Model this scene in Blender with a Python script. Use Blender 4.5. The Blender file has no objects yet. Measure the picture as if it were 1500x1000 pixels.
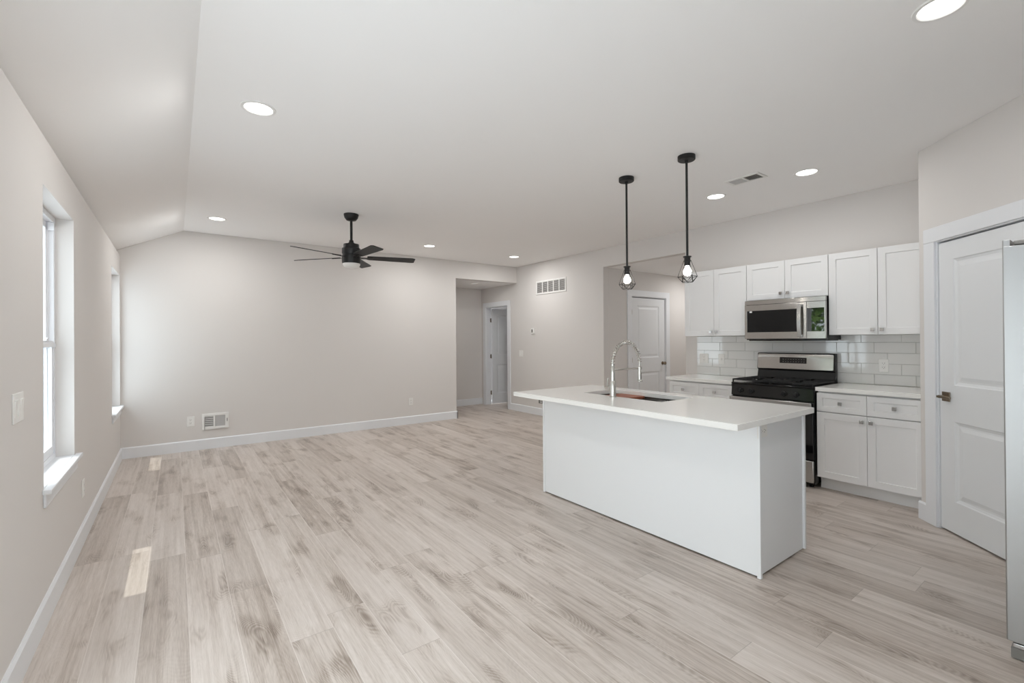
import bpy, bmesh, math, random
from mathutils import Vector, Matrix

random.seed(7)
sc = bpy.context.scene
COL = sc.collection
PI = math.pi

# ------------------------------------------------------------------ camera
F_PX, YAW, CY, CAM_H, PITCH, ROLL = 671.65, 0.6338, 495.09, 1.3636, 0.0037, -0.0071
c_, s_ = math.cos(YAW), math.sin(YAW)
R_, Dn, Fw = Vector((c_, -s_, 0)), Vector((0, 0, -1)), Vector((s_, c_, 0))
t_ = math.cos(PITCH) * Dn + math.sin(PITCH) * Fw
ex = math.cos(ROLL) * R_ - math.sin(ROLL) * t_
ey = math.sin(ROLL) * R_ + math.cos(ROLL) * t_
ez = -math.sin(PITCH) * Dn + math.cos(PITCH) * Fw
cd = bpy.data.cameras.new('camera')
cam = bpy.data.objects.new('camera', cd)
COL.objects.link(cam)
cam.matrix_world = Matrix(((ex.x, -ey.x, -ez.x, 0), (ex.y, -ey.y, -ez.y, 0),
                           (ex.z, -ey.z, -ez.z, CAM_H), (0, 0, 0, 1)))
cd.sensor_fit = 'HORIZONTAL'
cd.sensor_width = 36.0
cd.lens = F_PX / 1500 * 36.0
cd.shift_y = (CY - 500) / 1500
cd.clip_start = 0.02
sc.camera = cam

# ------------------------------------------------------------------ world, sun, exposure
sc.view_settings.view_transform = 'Standard'
sc.view_settings.look = 'None'
sc.view_settings.gamma = 1.0
sc.view_settings.use_curve_mapping = False
sc.view_settings.exposure = 0.55
sc.cycles.max_bounces = 16
sc.cycles.diffuse_bounces = 12
sc.cycles.glossy_bounces = 6
sc.cycles.transparent_max_bounces = 16
sc.cycles.sample_clamp_indirect = 8.0
sc.cycles.caustics_reflective = False
sc.cycles.caustics_refractive = False
sc.cycles.use_denoising = True

SKY = 3.7
world = bpy.data.worlds.new('sky')
sc.world = world
world.use_nodes = True
wn, wl = world.node_tree.nodes, world.node_tree.links
wn.clear()
w_out = wn.new('ShaderNodeOutputWorld')
w_bg = wn.new('ShaderNodeBackground')
w_tc = wn.new('ShaderNodeTexCoord')
w_sep = wn.new('ShaderNodeSeparateXYZ')
w_map = wn.new('ShaderNodeMapRange')
w_ramp = wn.new('ShaderNodeValToRGB')
w_map.inputs['From Min'].default_value = -0.3
w_map.inputs['From Max'].default_value = 1.0
w_ramp.color_ramp.elements[0].position = 0.18
w_ramp.color_ramp.elements[0].color = (0.74, 0.79, 0.86, 1)
w_ramp.color_ramp.elements[1].position = 1.0
w_ramp.color_ramp.elements[1].color = (0.80, 0.89, 1.0, 1)
e = w_ramp.color_ramp.elements.new(0.30)
e.color = (0.93, 0.97, 1.02, 1)
wl.new(w_tc.outputs['Generated'], w_sep.inputs[0])
wl.new(w_sep.outputs['Z'], w_map.inputs['Value'])
wl.new(w_map.outputs[0], w_ramp.inputs[0])
wl.new(w_ramp.outputs[0], w_bg.inputs['Color'])
w_bg.inputs['Strength'].default_value = SKY
wl.new(w_bg.outputs[0], w_out.inputs['Surface'])

sun_d = bpy.data.lights.new('sun', 'SUN')
sun_d.energy = 2.2
sun_d.angle = math.radians(0.6)
sun_d.color = (1.0, 0.95, 0.88)
sun = bpy.data.objects.new('sun', sun_d)
COL.objects.link(sun)
sun.location = (-6, 3, 12)
SUN_EL = math.radians(68.7)
sun.rotation_euler = Vector((math.cos(SUN_EL), 0.0, -math.sin(SUN_EL))).to_track_quat('-Z', 'Y').to_euler()

LAMP_W = 7.5      # recessed lamps of the living area
LAMP_K = 2.6      # recessed lamps of the kitchen, dimmed
BULB_W = 0.8      # each pendant bulb


# ------------------------------------------------------------------ materials
def s2l(v):
    v /= 255.0
    return v / 12.92 if v <= 0.04045 else ((v + 0.055) / 1.055) ** 2.4


def rgb(r, g, b):
    return (s2l(r), s2l(g), s2l(b), 1.0)


def mat(name, col, rough=0.5, metal=0.0, spec=0.5, noise=0.0, nscale=40, bump=0.0, bscale=200, coat=0.0,
        emit=None, estr=0.0, stretch=None):
    m = bpy.data.materials.new(name)
    m.use_nodes = True
    nt = m.node_tree
    b = nt.nodes['Principled BSDF']
    b.inputs['Base Color'].default_value = col
    b.inputs['Roughness'].default_value = rough
    b.inputs['Metallic'].default_value = metal
    b.inputs['Specular IOR Level'].default_value = spec
    b.inputs['Coat Weight'].default_value = coat
    if emit:
        b.inputs['Emission Color'].default_value = emit
        b.inputs['Emission Strength'].default_value = estr
    tc = nt.nodes.new('ShaderNodeTexCoord')
    src = tc.outputs['Object']
    if stretch:
        mp = nt.nodes.new('ShaderNodeMapping')
        mp.inputs['Scale'].default_value = stretch
        nt.links.new(src, mp.inputs[0])
        src = mp.outputs[0]
    if noise > 0:
        n = nt.nodes.new('ShaderNodeTexNoise')
        n.inputs['Scale'].default_value = nscale
        n.inputs['Detail'].default_value = 4
        nt.links.new(src, n.inputs['Vector'])
        hsv = nt.nodes.new('ShaderNodeHueSaturation')
        hsv.inputs['Color'].default_value = col
        mr = nt.nodes.new('ShaderNodeMapRange')
        mr.inputs['To Min'].default_value = 1 - noise
        mr.inputs['To Max'].default_value = 1 + noise
        nt.links.new(n.outputs['Fac'], mr.inputs['Value'])
        nt.links.new(mr.outputs[0], hsv.inputs['Value'])
        nt.links.new(hsv.outputs[0], b.inputs['Base Color'])
    if bump > 0:
        n2 = nt.nodes.new('ShaderNodeTexNoise')
        n2.inputs['Scale'].default_value = bscale
        n2.inputs['Detail'].default_value = 3
        nt.links.new(src, n2.inputs['Vector'])
        bp = nt.nodes.new('ShaderNodeBump')
        bp.inputs['Strength'].default_value = bump
        bp.inputs['Distance'].default_value = 0.002
        nt.links.new(n2.outputs['Fac'], bp.inputs['Height'])
        nt.links.new(bp.outputs[0], b.inputs['Normal'])
    return m


M = {}
M['wall'] = mat('wall_paint', rgb(217, 213.5, 210.5), 0.72, spec=0.25, noise=0.006, nscale=3, bump=0.04, bscale=260)
M['ceil'] = mat('ceiling_paint', rgb(244, 243, 242), 0.85, spec=0.2, noise=0.005, nscale=3, bump=0.03, bscale=260)
M['trim'] = mat('trim_paint', rgb(228, 230, 233), 0.38, spec=0.4, noise=0.004, nscale=5)
M['door'] = mat('door_paint', rgb(226, 228, 230), 0.42, spec=0.4, noise=0.004, nscale=5)
M['cab'] = mat('cabinet_lacquer', rgb(231, 231, 231), 0.38, spec=0.4, noise=0.004, nscale=5)
M['panel'] = mat('island_panel', rgb(231, 233, 235), 0.34, spec=0.45, noise=0.004, nscale=4)
M['quartz'] = mat('white_quartz', rgb(236, 235, 232), 0.14, spec=0.5, noise=0.02, nscale=60)
M['tile'] = mat('glossy_tile', rgb(222, 222, 220), 0.045, spec=1.0, noise=0.012, nscale=6, bump=0.02, bscale=9)
M['grout'] = mat('tile_grout', rgb(196, 196, 193), 0.9, noise=0.03, nscale=150)
M['plastic'] = mat('white_plastic', rgb(233, 232, 229), 0.32, spec=0.5, noise=0.004, nscale=20)
M['slot'] = mat('dark_slot', rgb(60, 58, 56), 0.6, noise=0.03, nscale=40)
M['vinyl'] = mat('window_vinyl', rgb(236, 237, 240), 0.35, spec=0.5, noise=0.004, nscale=20)
M['steel'] = mat('brushed_stainless', rgb(190, 189, 187), 0.24, metal=1.0, noise=0.03, nscale=120, bump=0.05,
                 bscale=60, stretch=(1, 1, 24))
M['steel_h'] = mat('brushed_stainless_horizontal', rgb(192, 190, 187), 0.2, metal=1.0, noise=0.05, nscale=40,
                   bump=0.04, bscale=40, stretch=(1, 1, 30))
for _m in (M['steel_h'],):
    _nt = _m.node_tree
    _b = _nt.nodes['Principled BSDF']
    _b.inputs['Anisotropic'].default_value = 0.95
    _b.inputs['Anisotropic Rotation'].default_value = 0.25
    _b.inputs['Roughness'].default_value = 0.2
    _t = _nt.nodes.new('ShaderNodeTangent')
    _t.direction_type = 'RADIAL'
    _t.axis = 'Z'
    _nt.links.new(_t.outputs[0], _b.inputs['Tangent'])
M['fridge'] = mat('fridge_stainless', rgb(178, 178, 178), 0.42, metal=1.0, noise=0.02, nscale=120, bump=0.03,
                  bscale=60, stretch=(1, 1, 24))
M['sink'] = mat('sink_stainless', rgb(150, 150, 149), 0.3, metal=1.0, noise=0.03, nscale=60)
M['chrome'] = mat('polished_chrome', rgb(205, 205, 205), 0.1, metal=1.0, noise=0.01, nscale=60)
M['nickel'] = mat('satin_nickel', rgb(150, 138, 122), 0.26, metal=1.0, noise=0.02, nscale=60)
M['brushed'] = mat('brushed_nickel', rgb(205, 203, 198), 0.24, metal=1.0, noise=0.02, nscale=80)
M['black'] = mat('matte_black_metal', rgb(24, 23, 23), 0.45, spec=0.4, noise=0.05, nscale=40)
M['blade'] = mat('black_fan_blade', rgb(30, 29, 29), 0.5, spec=0.35, noise=0.12, nscale=30, stretch=(1, 12, 1))
M['iron'] = mat('cast_iron', rgb(26, 26, 27), 0.55, spec=0.4, noise=0.1, nscale=80, bump=0.15, bscale=300)
M['enamel'] = mat('black_enamel', rgb(14, 14, 15), 0.12, spec=0.5, noise=0.05, nscale=20)
M['bglass'] = mat('black_glass', rgb(16, 16, 17), 0.03, spec=0.6, noise=0.03, nscale=10)
M['mwglass'] = mat('microwave_window', rgb(24, 24, 25), 0.12, spec=0.3, noise=0.05, nscale=300)
M['mwpanel'] = mat('microwave_keypad_glass', rgb(22, 22, 23), 0.015, spec=1.0, noise=0.03, nscale=10, coat=1.0)
M['wood'] = mat('sapele_board', rgb(150, 84, 58), 0.4, noise=0.18, nscale=12, stretch=(30, 1.5, 8))
M['rubber_gap'] = mat('rubber_and_gap_shade', rgb(28, 27, 27), 0.8, noise=0.04, nscale=30)  # rubber of feet and rack, also the painted shade under the island
M['grey_plastic'] = mat('grey_plastic', rgb(128, 126, 123), 0.5, noise=0.03, nscale=30)
M['grille'] = mat('shaded_louver', rgb(200, 198, 196), 0.5, noise=0.01, nscale=30)  # white louvers greyed, their shade is put into the colour
M['ducthole'] = mat('duct_interior', rgb(120, 117, 113), 0.8, noise=0.03, nscale=10)
M['lens'] = mat('lamp_lens', rgb(245, 244, 240), 0.5, emit=(1.0, 0.985, 0.96, 1), estr=3.5, noise=0.002)
M['lens_dim'] = mat('dim_lamp_lens', rgb(238, 237, 234), 0.5, emit=(1.0, 0.98, 0.95, 1), estr=0.25, noise=0.002)
M['fanlens'] = mat('fan_lamp_lens', rgb(232, 231, 228), 0.35, noise=0.002)
M['bulb'] = mat('glowing_bulb', rgb(250, 248, 240), 0.3, emit=(1.0, 0.95, 0.87, 1), estr=14.0, noise=0.002)
M['sticker'] = mat('paper_sticker', rgb(235, 235, 234), 0.6, noise=0.01, nscale=60)
M['bark'] = mat('tree_bark', rgb(92, 74, 58), 0.9, noise=0.25, nscale=14)
M['soffit'] = mat('soffit_vinyl', rgb(225, 225, 222), 0.6, noise=0.01, nscale=8)


def leaf_material():
    m = bpy.data.materials.new('tree_leaves')
    m.use_nodes = True
    nt = m.node_tree
    b = nt.nodes['Principled BSDF']
    b.inputs['Roughness'].default_value = 0.6
    tc = nt.nodes.new('ShaderNodeTexCoord')
    n = nt.nodes.new('ShaderNodeTexNoise')
    n.inputs['Scale'].default_value = 3.0
    r = nt.nodes.new('ShaderNodeValToRGB')
    r.color_ramp.elements[0].position = 0.3
    r.color_ramp.elements[0].color = rgb(58, 92, 34)
    r.color_ramp.elements[1].position = 0.7
    r.color_ramp.elements[1].color = rgb(150, 182, 82)
    nt.links.new(tc.outputs['Object'], n.inputs['Vector'])
    nt.links.new(n.outputs['Fac'], r.inputs[0])
    nt.links.new(r.outputs[0], b.inputs['Base Color'])
    return m


M['leaf'] = leaf_material()


def glass_material(name, tint):
    m = bpy.data.materials.new(name)
    m.use_nodes = True
    nt = m.node_tree
    nt.nodes.clear()
    o = nt.nodes.new('ShaderNodeOutputMaterial')
    mix = nt.nodes.new('ShaderNodeMixShader')
    tr = nt.nodes.new('ShaderNodeBsdfTransparent')
    tr.inputs['Color'].default_value = tint
    gl = nt.nodes.new('ShaderNodeBsdfGlossy')
    gl.inputs['Roughness'].default_value = 0.01
    lw = nt.nodes.new('ShaderNodeLayerWeight')
    lw.inputs['Blend'].default_value = 0.5
    pw = nt.nodes.new('ShaderNodeMath')
    pw.operation = 'POWER'
    pw.inputs[1].default_value = 5.0
    ma = nt.nodes.new('ShaderNodeMath')
    ma.operation = 'MULTIPLY_ADD'
    ma.inputs[1].default_value = 0.6
    ma.inputs[2].default_value = 0.035
    nt.links.new(lw.outputs['Facing'], pw.inputs[0])
    nt.links.new(pw.outputs[0], ma.inputs[0])
    nt.links.new(ma.outputs[0], mix.inputs[0])
    nt.links.new(tr.outputs[0], mix.inputs[1])
    nt.links.new(gl.outputs[0], mix.inputs[2])
    nt.links.new(mix.outputs[0], o.inputs['Surface'])
    return m


M['glass'] = glass_material('clear_pane', (0.95, 0.97, 0.96, 1))
M['lowe'] = glass_material('coated_pane', (0.80, 0.825, 0.82, 1))


def floor_material():
    m = bpy.data.materials.new('oak_vinyl_planks')
    m.use_nodes = True
    nt = m.node_tree
    N, L = nt.nodes, nt.links
    b = N['Principled BSDF']
    W, LEN, PH = 0.185, 1.52, 0.049

    def math_(op, a, bb=None, c=None):
        n = N.new('ShaderNodeMath')
        n.operation = op
        for i, v in enumerate((a, bb, c)):
            if v is None:
                continue
            if isinstance(v, (int, float)):
                n.inputs[i].default_value = v
            else:
                L.new(v, n.inputs[i])
        return n.outputs[0]

    def comb(x, y, z):
        n = N.new('ShaderNodeCombineXYZ')
        for i, v in enumerate((x, y, z)):
            if isinstance(v, (int, float)):
                n.inputs[i].default_value = v
            else:
                L.new(v, n.inputs[i])
        return n.outputs[0]

    def white(vec):
        n = N.new('ShaderNodeTexWhiteNoise')
        n.noise_dimensions = '3D'
        L.new(vec, n.inputs['Vector'])
        return n.outputs['Value']

    def noise(vec, scale, detail=3, rough=0.5, dist=0.0):
        n = N.new('ShaderNodeTexNoise')
        L.new(vec, n.inputs['Vector'])
        n.inputs['Scale'].default_value = scale
        n.inputs['Detail'].default_value = detail
        n.inputs['Roughness'].default_value = rough
        n.inputs['Distortion'].default_value = dist
        return n.outputs['Fac']

    def ramp(v, stops):
        n = N.new('ShaderNodeValToRGB')
        n.color_ramp.elements[0].position, n.color_ramp.elements[0].color = stops[0]
        n.color_ramp.elements[1].position, n.color_ramp.elements[1].color = stops[-1]
        for p, c in stops[1:-1]:
            el = n.color_ramp.elements.new(p)
            el.color = c
        L.new(v, n.inputs[0])
        return n.outputs[0]

    def mixc(fac, a, bb, mode='MIX'):
        n = N.new('ShaderNodeMix')
        n.data_type = 'RGBA'
        n.blend_type = mode
        if isinstance(fac, (int, float)):
            n.inputs[0].default_value = fac
        else:
            L.new(fac, n.inputs[0])
        for i, v in ((6, a), (7, bb)):
            if isinstance(v, tuple):
                n.inputs[i].default_value = v
            else:
                L.new(v, n.inputs[i])
        return n.outputs[2]

    tc = N.new('ShaderNodeTexCoord')
    sep = N.new('ShaderNodeSeparateXYZ')
    L.new(tc.outputs['Object'], sep.inputs[0])
    X, Y = sep.outputs['X'], sep.outputs['Y']
    u = math_('DIVIDE', math_('SUBTRACT', X, PH), W)
    row = math_('FLOOR', u)
    fu = math_('SUBTRACT', u, row)
    off = white(comb(row, 3.7, 0.0))
    v = math_('ADD', math_('DIVIDE', Y, LEN), math_('MULTIPLY', off, 5.0))
    colm = math_('FLOOR', v)
    fv = math_('SUBTRACT', v, colm)
    r1 = white(comb(row, colm, 1.3))
    r2 = white(comb(row, colm, 7.9))
    # local plank coordinates in metres, shifted per plank so that no two planks share their figure
    lx = math_('ADD', math_('MULTIPLY', fu, W), math_('MULTIPLY', r1, 17.0))
    ly = math_('ADD', math_('MULTIPLY', fv, LEN), math_('MULTIPLY', r2, 23.0))
    pv = comb(lx, ly, math_('MULTIPLY', r1, 9.0))
    # cathedral figure: contour lines of a stretched noise, inside darker heartwood patches
    fig = noise(comb(math_('MULTIPLY', lx, 6.0), math_('MULTIPLY', ly, 1.5), math_('MULTIPLY', r2, 5.0)), 1.0, 1, 0.4)
    fine = noise(comb(math_('MULTIPLY', lx, 240.0), math_('MULTIPLY', ly, 11.0), r1), 1.0, 3, 0.6)
    rings = math_('SINE', math_('MULTIPLY_ADD', fig, 330.0, math_('MULTIPLY', fine, 5.0)))
    mid = noise(comb(math_('MULTIPLY', lx, 55.0), math_('MULTIPLY', ly, 1.3), r2), 1.0, 3, 0.6)
    wide = noise(comb(math_('MULTIPLY', lx, 17.0), math_('MULTIPLY', ly, 0.9), r1), 1.0, 2, 0.5)
    blot = noise(comb(math_('MULTIPLY', lx, 9.0), math_('MULTIPLY', ly, 2.6), r2), 1.0, 2, 0.5)
    heart = N.new('ShaderNodeMapRange')
    heart.interpolation_type = 'SMOOTHSTEP'
    heart.inputs['From Min'].default_value = 0.50
    heart.inputs['From Max'].default_value = 0.72
    L.new(blot, heart.inputs['Value'])
    hm = heart.outputs[0]
    tone = math_('MULTIPLY_ADD', math_('SUBTRACT', r1, 0.5), 0.28, 0.60)
    tone = math_('ADD', tone, math_('MULTIPLY', math_('SUBTRACT', mid, 0.5), 0.64))
    tone = math_('ADD', tone, math_('MULTIPLY', math_('SUBTRACT', wide, 0.5), 0.62))
    tone = math_('ADD', tone, math_('MULTIPLY', math_('SUBTRACT', fine, 0.5), 0.52))
    tone = math_('SUBTRACT', tone, math_('MULTIPLY', hm, 0.28))
    tone = math_('ADD', tone, math_('MULTIPLY', rings, math_('MULTIPLY_ADD', hm, 0.10, 0.02)))
    colr = ramp(tone, [(0.06, rgb(125, 111, 100)), (0.36, rgb(169, 156, 145)), (0.60, rgb(197, 186, 177)),
                       (0.95, rgb(220, 211, 204))])
    hue = mixc(math_('MULTIPLY', r2, 0.25), colr, rgb(182, 172, 164))
    # seams; the long ones carry a bevel highlight as lighter colour
    du = math_('MINIMUM', fu, math_('SUBTRACT', 1.0, fu))
    dv = math_('MINIMUM', fv, math_('SUBTRACT', 1.0, fv))
    su = math_('LESS_THAN', math_('MULTIPLY', du, W), 0.0017)
    sv = math_('LESS_THAN', math_('MULTIPLY', dv, LEN), 0.0013)
    base = mixc(math_('MULTIPLY', su, 0.6), hue, rgb(222, 214, 208))
    base = mixc(math_('MULTIPLY', sv, 0.5), base, rgb(130, 119, 111))
    L.new(base, b.inputs['Base Color'])
    rr = N.new('ShaderNodeMapRange')
    rr.inputs['To Min'].default_value = 0.30
    rr.inputs['To Max'].default_value = 0.44
    L.new(mid, rr.inputs['Value'])
    L.new(rr.outputs[0], b.inputs['Roughness'])
    b.inputs['Specular IOR Level'].default_value = 0.55
    bp = N.new('ShaderNodeBump')
    bp.inputs['Strength'].default_value = 0.12
    bp.inputs['Distance'].default_value = 0.001
    hgt = math_('SUBTRACT', math_('MULTIPLY', fine, 0.5), math_('MULTIPLY', math_('MAXIMUM', su, sv), 1.2))
    L.new(hgt, bp.inputs['Height'])
    L.new(bp.outputs[0], b.inputs['Normal'])
    return m


M['floor'] = floor_material()


# ------------------------------------------------------------------ mesh builder
class MB:
    def __init__(self):
        self.v, self.f = [], []

    def add(self, vs, fs):
        o = len(self.v)
        self.v += [Vector(p) for p in vs]
        self.f += [tuple(i + o for i in q) for q in fs]
        return self

    def box(self, x0, x1, y0, y1, z0, z1):
        if x0 > x1: x0, x1 = x1, x0
        if y0 > y1: y0, y1 = y1, y0
        if z0 > z1: z0, z1 = z1, z0
        vs = [(x0, y0, z0), (x1, y0, z0), (x1, y1, z0), (x0, y1, z0), (x0, y0, z1), (x1, y0, z1), (x1, y1, z1), (x0, y1, z1)]
        return self.add(vs, [(0, 3, 2, 1), (4, 5, 6, 7), (0, 1, 5, 4), (1, 2, 6, 5), (2, 3, 7, 6), (3, 0, 4, 7)])

    def prism(self, poly, axis, a, b):
        """extrude a 2-D polygon: axis 'X': poly=(y,z), 'Y': poly=(x,z), 'Z': poly=(x,y)"""
        def p(q, t):
            return {'X': (t, q[0], q[1]), 'Y': (q[0], t, q[1]), 'Z': (q[0], q[1], t)}[axis]
        n = len(poly)
        vs = [p(q, a) for q in poly] + [p(q, b) for q in poly]
        fs = [tuple(range(n))[::-1], tuple(range(n, 2 * n))] + [(i, (i + 1) % n, n + (i + 1) % n, n + i) for i in range(n)]
        return self.add(vs, fs)

    def lathe(self, prof, center, axis=(0, 0, 1), seg=32):
        """prof: list of (radius, height) along axis"""
        q = Vector((0, 0, 1)).rotation_difference(Vector(axis).normalized())
        c = Vector(center)
        vs, fs = [], []
        for r, h in prof:
            for k in range(seg):
                a = 2 * PI * k / seg
                vs.append(c + q @ Vector((r * math.cos(a), r * math.sin(a), h)))
        for i in range(len(prof) - 1):
            for k in range(seg):
                k2 = (k + 1) % seg
                fs.append((i * seg + k, i * seg + k2, (i + 1) * seg + k2, (i + 1) * seg + k))
        if prof[0][0] > 1e-6:
            fs.append(tuple(range(seg))[::-1])
        if prof[-1][0] > 1e-6:
            fs.append(tuple((len(prof) - 1) * seg + k for k in range(seg)))
        return self.add(vs, fs)

    def cyl(self, p0, p1, r, seg=20, r1=None):
        p0, p1 = Vector(p0), Vector(p1)
        d = p1 - p0
        return self.lathe([(r, 0), (r if r1 is None else r1, d.length)], p0, d, seg)

    def tube(self, pts, r, seg=8, cap=True, closed=False):
        pts = [Vector(p) for p in pts]
        n = len(pts)
        vs, fs = [], []
        prev = None
        for i, p in enumerate(pts):
            if closed:
                t = (pts[(i + 1) % n] - pts[i - 1]).normalized()
            else:
                t = (pts[min(i + 1, n - 1)] - pts[max(i - 1, 0)]).normalized()
            if prev is None:
                up = Vector((0, 0, 1)) if abs(t.z) < 0.9 else Vector((1, 0, 0))
                a = t.cross(up).normalized()
            else:
                a = (prev - t * prev.dot(t)).normalized()
            prev = a
            bb = t.cross(a)
            for k in range(seg):
                an = 2 * PI * k / seg
                vs.append(p + a * (r * math.cos(an)) + bb * (r * math.sin(an)))
        m = n if closed else n - 1
        for i in range(m):
            j = (i + 1) % n
            for k in range(seg):
                k2 = (k + 1) % seg
                fs.append((i * seg + k, i * seg + k2, j * seg + k2, j * seg + k))
        if cap and not closed:
            fs.append(tuple(range(seg))[::-1])
            fs.append(tuple((n - 1) * seg + k for k in range(seg)))
        return self.add(vs, fs)

    def xf(self, mtx):
        self.v = [mtx @ p for p in self.v]
        return self


ROOTM = {}


def build(name, mb, material, parent=None, bevel=0.0, smooth=False, seg=2):
    """link ONE mesh object; mb is in world coordinates; children sit in their root's frame"""
    me = bpy.data.meshes.new(name)
    inv = ROOTM[parent.name].inverted() if parent is not None and parent.name in ROOTM else Matrix()
    me.from_pydata([inv @ p for p in mb.v], [], mb.f)
    bm = bmesh.new()
    bm.from_mesh(me)
    bmesh.ops.remove_doubles(bm, verts=bm.verts, dist=1e-6)
    bmesh.ops.recalc_face_normals(bm, faces=bm.faces)
    bm.to_mesh(me)
    bm.free()
    me.materials.append(material)
    o = bpy.data.objects.new(name, me)
    COL.objects.link(o)
    if parent is not None:
        o.parent = parent
        ROOTM[o.name] = ROOTM.get(parent.name, Matrix())
    if bevel > 0:
        md = o.modifiers.new('bevel', 'BEVEL')
        md.width = bevel
        md.segments = seg
        md.limit_method = 'ANGLE'
        md.angle_limit = math.radians(40)
        md.harden_normals = False
    if smooth or bevel > 0:
        for p in me.polygons:
            p.use_smooth = True
        me.set_sharp_from_angle(angle=math.radians(38))
    return o


def thing(name, label, cat, loc, group=None, rz=0.0):
    o = bpy.data.objects.new(name, None)
    COL.objects.link(o)
    o.empty_display_size = 0.1
    o.location = loc
    o.rotation_euler = (0, 0, rz)
    ROOTM[o.name] = Matrix.Translation(Vector(loc)) @ Matrix.Rotation(rz, 4, 'Z')
    tag(o, label, cat, group)
    return o


def tag(o, label, cat, group=None):
    o['label'] = label
    o['category'] = cat
    if group:
        o['group'] = group
    return o


def struct(name, mb, material, parent=None, bevel=0.0):
    o = build(name, mb, material, parent, bevel)
    if parent is None:
        o['kind'] = 'structure'
    return o


def dup(root, loc, label, rz=None):
    r = root.copy()
    COL.objects.link(r)
    r.location = loc
    if rz is not None:
        r.rotation_euler = (0, 0, rz)
    r['label'] = label
    for ch in list(root.children):
        k = ch.copy()
        COL.objects.link(k)
        k.parent = r
        for g in list(ch.children):
            d = g.copy()
            COL.objects.link(d)
            d.parent = k
    return r


def sheet(us, vs, holes, place, t):
    """connected wall slab with rectangular holes. us, vs cut lines; place(u, v, d) -> point; t thickness"""
    us = sorted(set(us + [h[0] for h in holes] + [h[1] for h in holes]))
    vs = sorted(set(vs + [h[2] for h in holes] + [h[3] for h in holes]))
    mb = MB()
    idx = {}

    def vert(i, j, k):
        if (i, j, k) not in idx:
            idx[(i, j, k)] = len(mb.v)
            mb.v.append(Vector(place(us[i], vs[j], t if k else 0.0)))
        return idx[(i, j, k)]

    solid = {}
    for i in range(len(us) - 1):
        for j in range(len(vs) - 1):
            cu, cv = (us[i] + us[i + 1]) / 2, (vs[j] + vs[j + 1]) / 2
            solid[(i, j)] = not any(h[0] < cu < h[1] and h[2] < cv < h[3] for h in holes)
    for (i, j), s in solid.items():
        if not s:
            continue
        mb.f.append((vert(i, j, 0), vert(i + 1, j, 0), vert(i + 1, j + 1, 0), vert(i, j + 1, 0)))
        mb.f.append((vert(i, j, 1), vert(i, j + 1, 1), vert(i + 1, j + 1, 1), vert(i + 1, j, 1)))
        for di, dj, a, b in ((-1, 0, (i, j), (i, j + 1)), (1, 0, (i + 1, j), (i + 1, j + 1)),
                             (0, -1, (i, j), (i + 1, j)), (0, 1, (i, j + 1), (i + 1, j + 1))):
            if not solid.get((i + di, j + dj), False):
                mb.f.append((vert(*a, 0), vert(*b, 0), vert(*b, 1), vert(*a, 1)))
    return mb


# ------------------------------------------------------------------ room dimensions
XL, XR, YB, YN = -0.516, 5.294, 7.035, -0.45
ZC, ZL, RX = 2.755, 2.46, 0.0915
HZ = 2.45                       # header height of the hall opening
PZ = 2.47                       # header height of the side passage
HALL_Y = 8.30
PASS_Y0, PASS_Y1 = 3.43, 4.83
COR = (4.5185, 0.962)           # outer corner of the pantry
PRX = 3.80                      # right end of the slanted pantry wall
S_END = (COR[0] - PRX) * math.sqrt(2)
OUT = 0.16                      # outer wall thickness
W1 = (3.143, 3.988, 0.645, 2.14)
W2 = (6.135, 6.980, 0.622, 2.145)
PATIO = (0.35, 2.22, 0.02, 2.08)

# floor, ceilings
fl = MB().box(XL - OUT, 9.2, YN - 0.2, HALL_Y + 0.2, -0.12, 0.0)
struct('floor', fl, M['floor'])
struct('ceiling', MB().box(RX, XR + 0.12, YN - 0.12, YB + 0.12, ZC, ZC + 0.1), M['ceil'])
sl = MB()
dx, dz = RX - XL, ZC - ZL
k = dz / dx
sl.prism([(XL - OUT, ZL - OUT * k), (RX, ZC), (RX, ZC + 0.1), (XL - OUT, ZL - OUT * k + 0.1)], 'Y', YN - 0.12, YB + 0.12)
struct('ceiling_slope', sl, M['ceil'])

# walls
struct('wall_left', sheet([YN - 0.12, YB], [0.0, ZL - OUT * k], [W1, W2, PATIO], lambda u, v, d: (XL - d, u, v), OUT), M['wall'])
bw = MB().prism([(XL - OUT, 0.0), (3.96, 0.0), (3.96, HZ), (XR, HZ), (XR, ZC), (RX, ZC), (XL - OUT, ZL - OUT * k)], 'Y', YB, YB + 0.12)
struct('wall_back', bw, M['wall'], bevel=0.004)
struct('wall_right', sheet([YN - 0.12, HALL_Y + 0.12], [0.0, ZC],
                           [(PASS_Y0, PASS_Y1, -0.01, PZ), (7.335, 8.125, -0.01, 2.05)],
                           lambda u, v, d: (XR + d, u, v), 0.12), M['wall'], bevel=0.003)
LIGHT_DOOR = (-0.40, 0.85, 0.02, 2.08)  # opening added behind the camera for extra daylight
struct('wall_near', sheet([XL - OUT, XR], [0.0, ZC], [LIGHT_DOOR], lambda u, v, d: (u, YN - d, v), OUT), M['wall'])
# hall beyond the back wall
struct('wall_hall_back', MB().box(2.9, XR, HALL_Y, HALL_Y + 0.12, 0, HZ + 0.1), M['wall'])
struct('wall_hall_left', MB().box(2.8, 2.9, YB + 0.12, HALL_Y + 0.12, 0, HZ + 0.1), M['wall'])
struct('ceiling_hall', MB().box(2.9, XR, YB + 0.12, HALL_Y, HZ, HZ + 0.1), M['ceil'])
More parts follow.
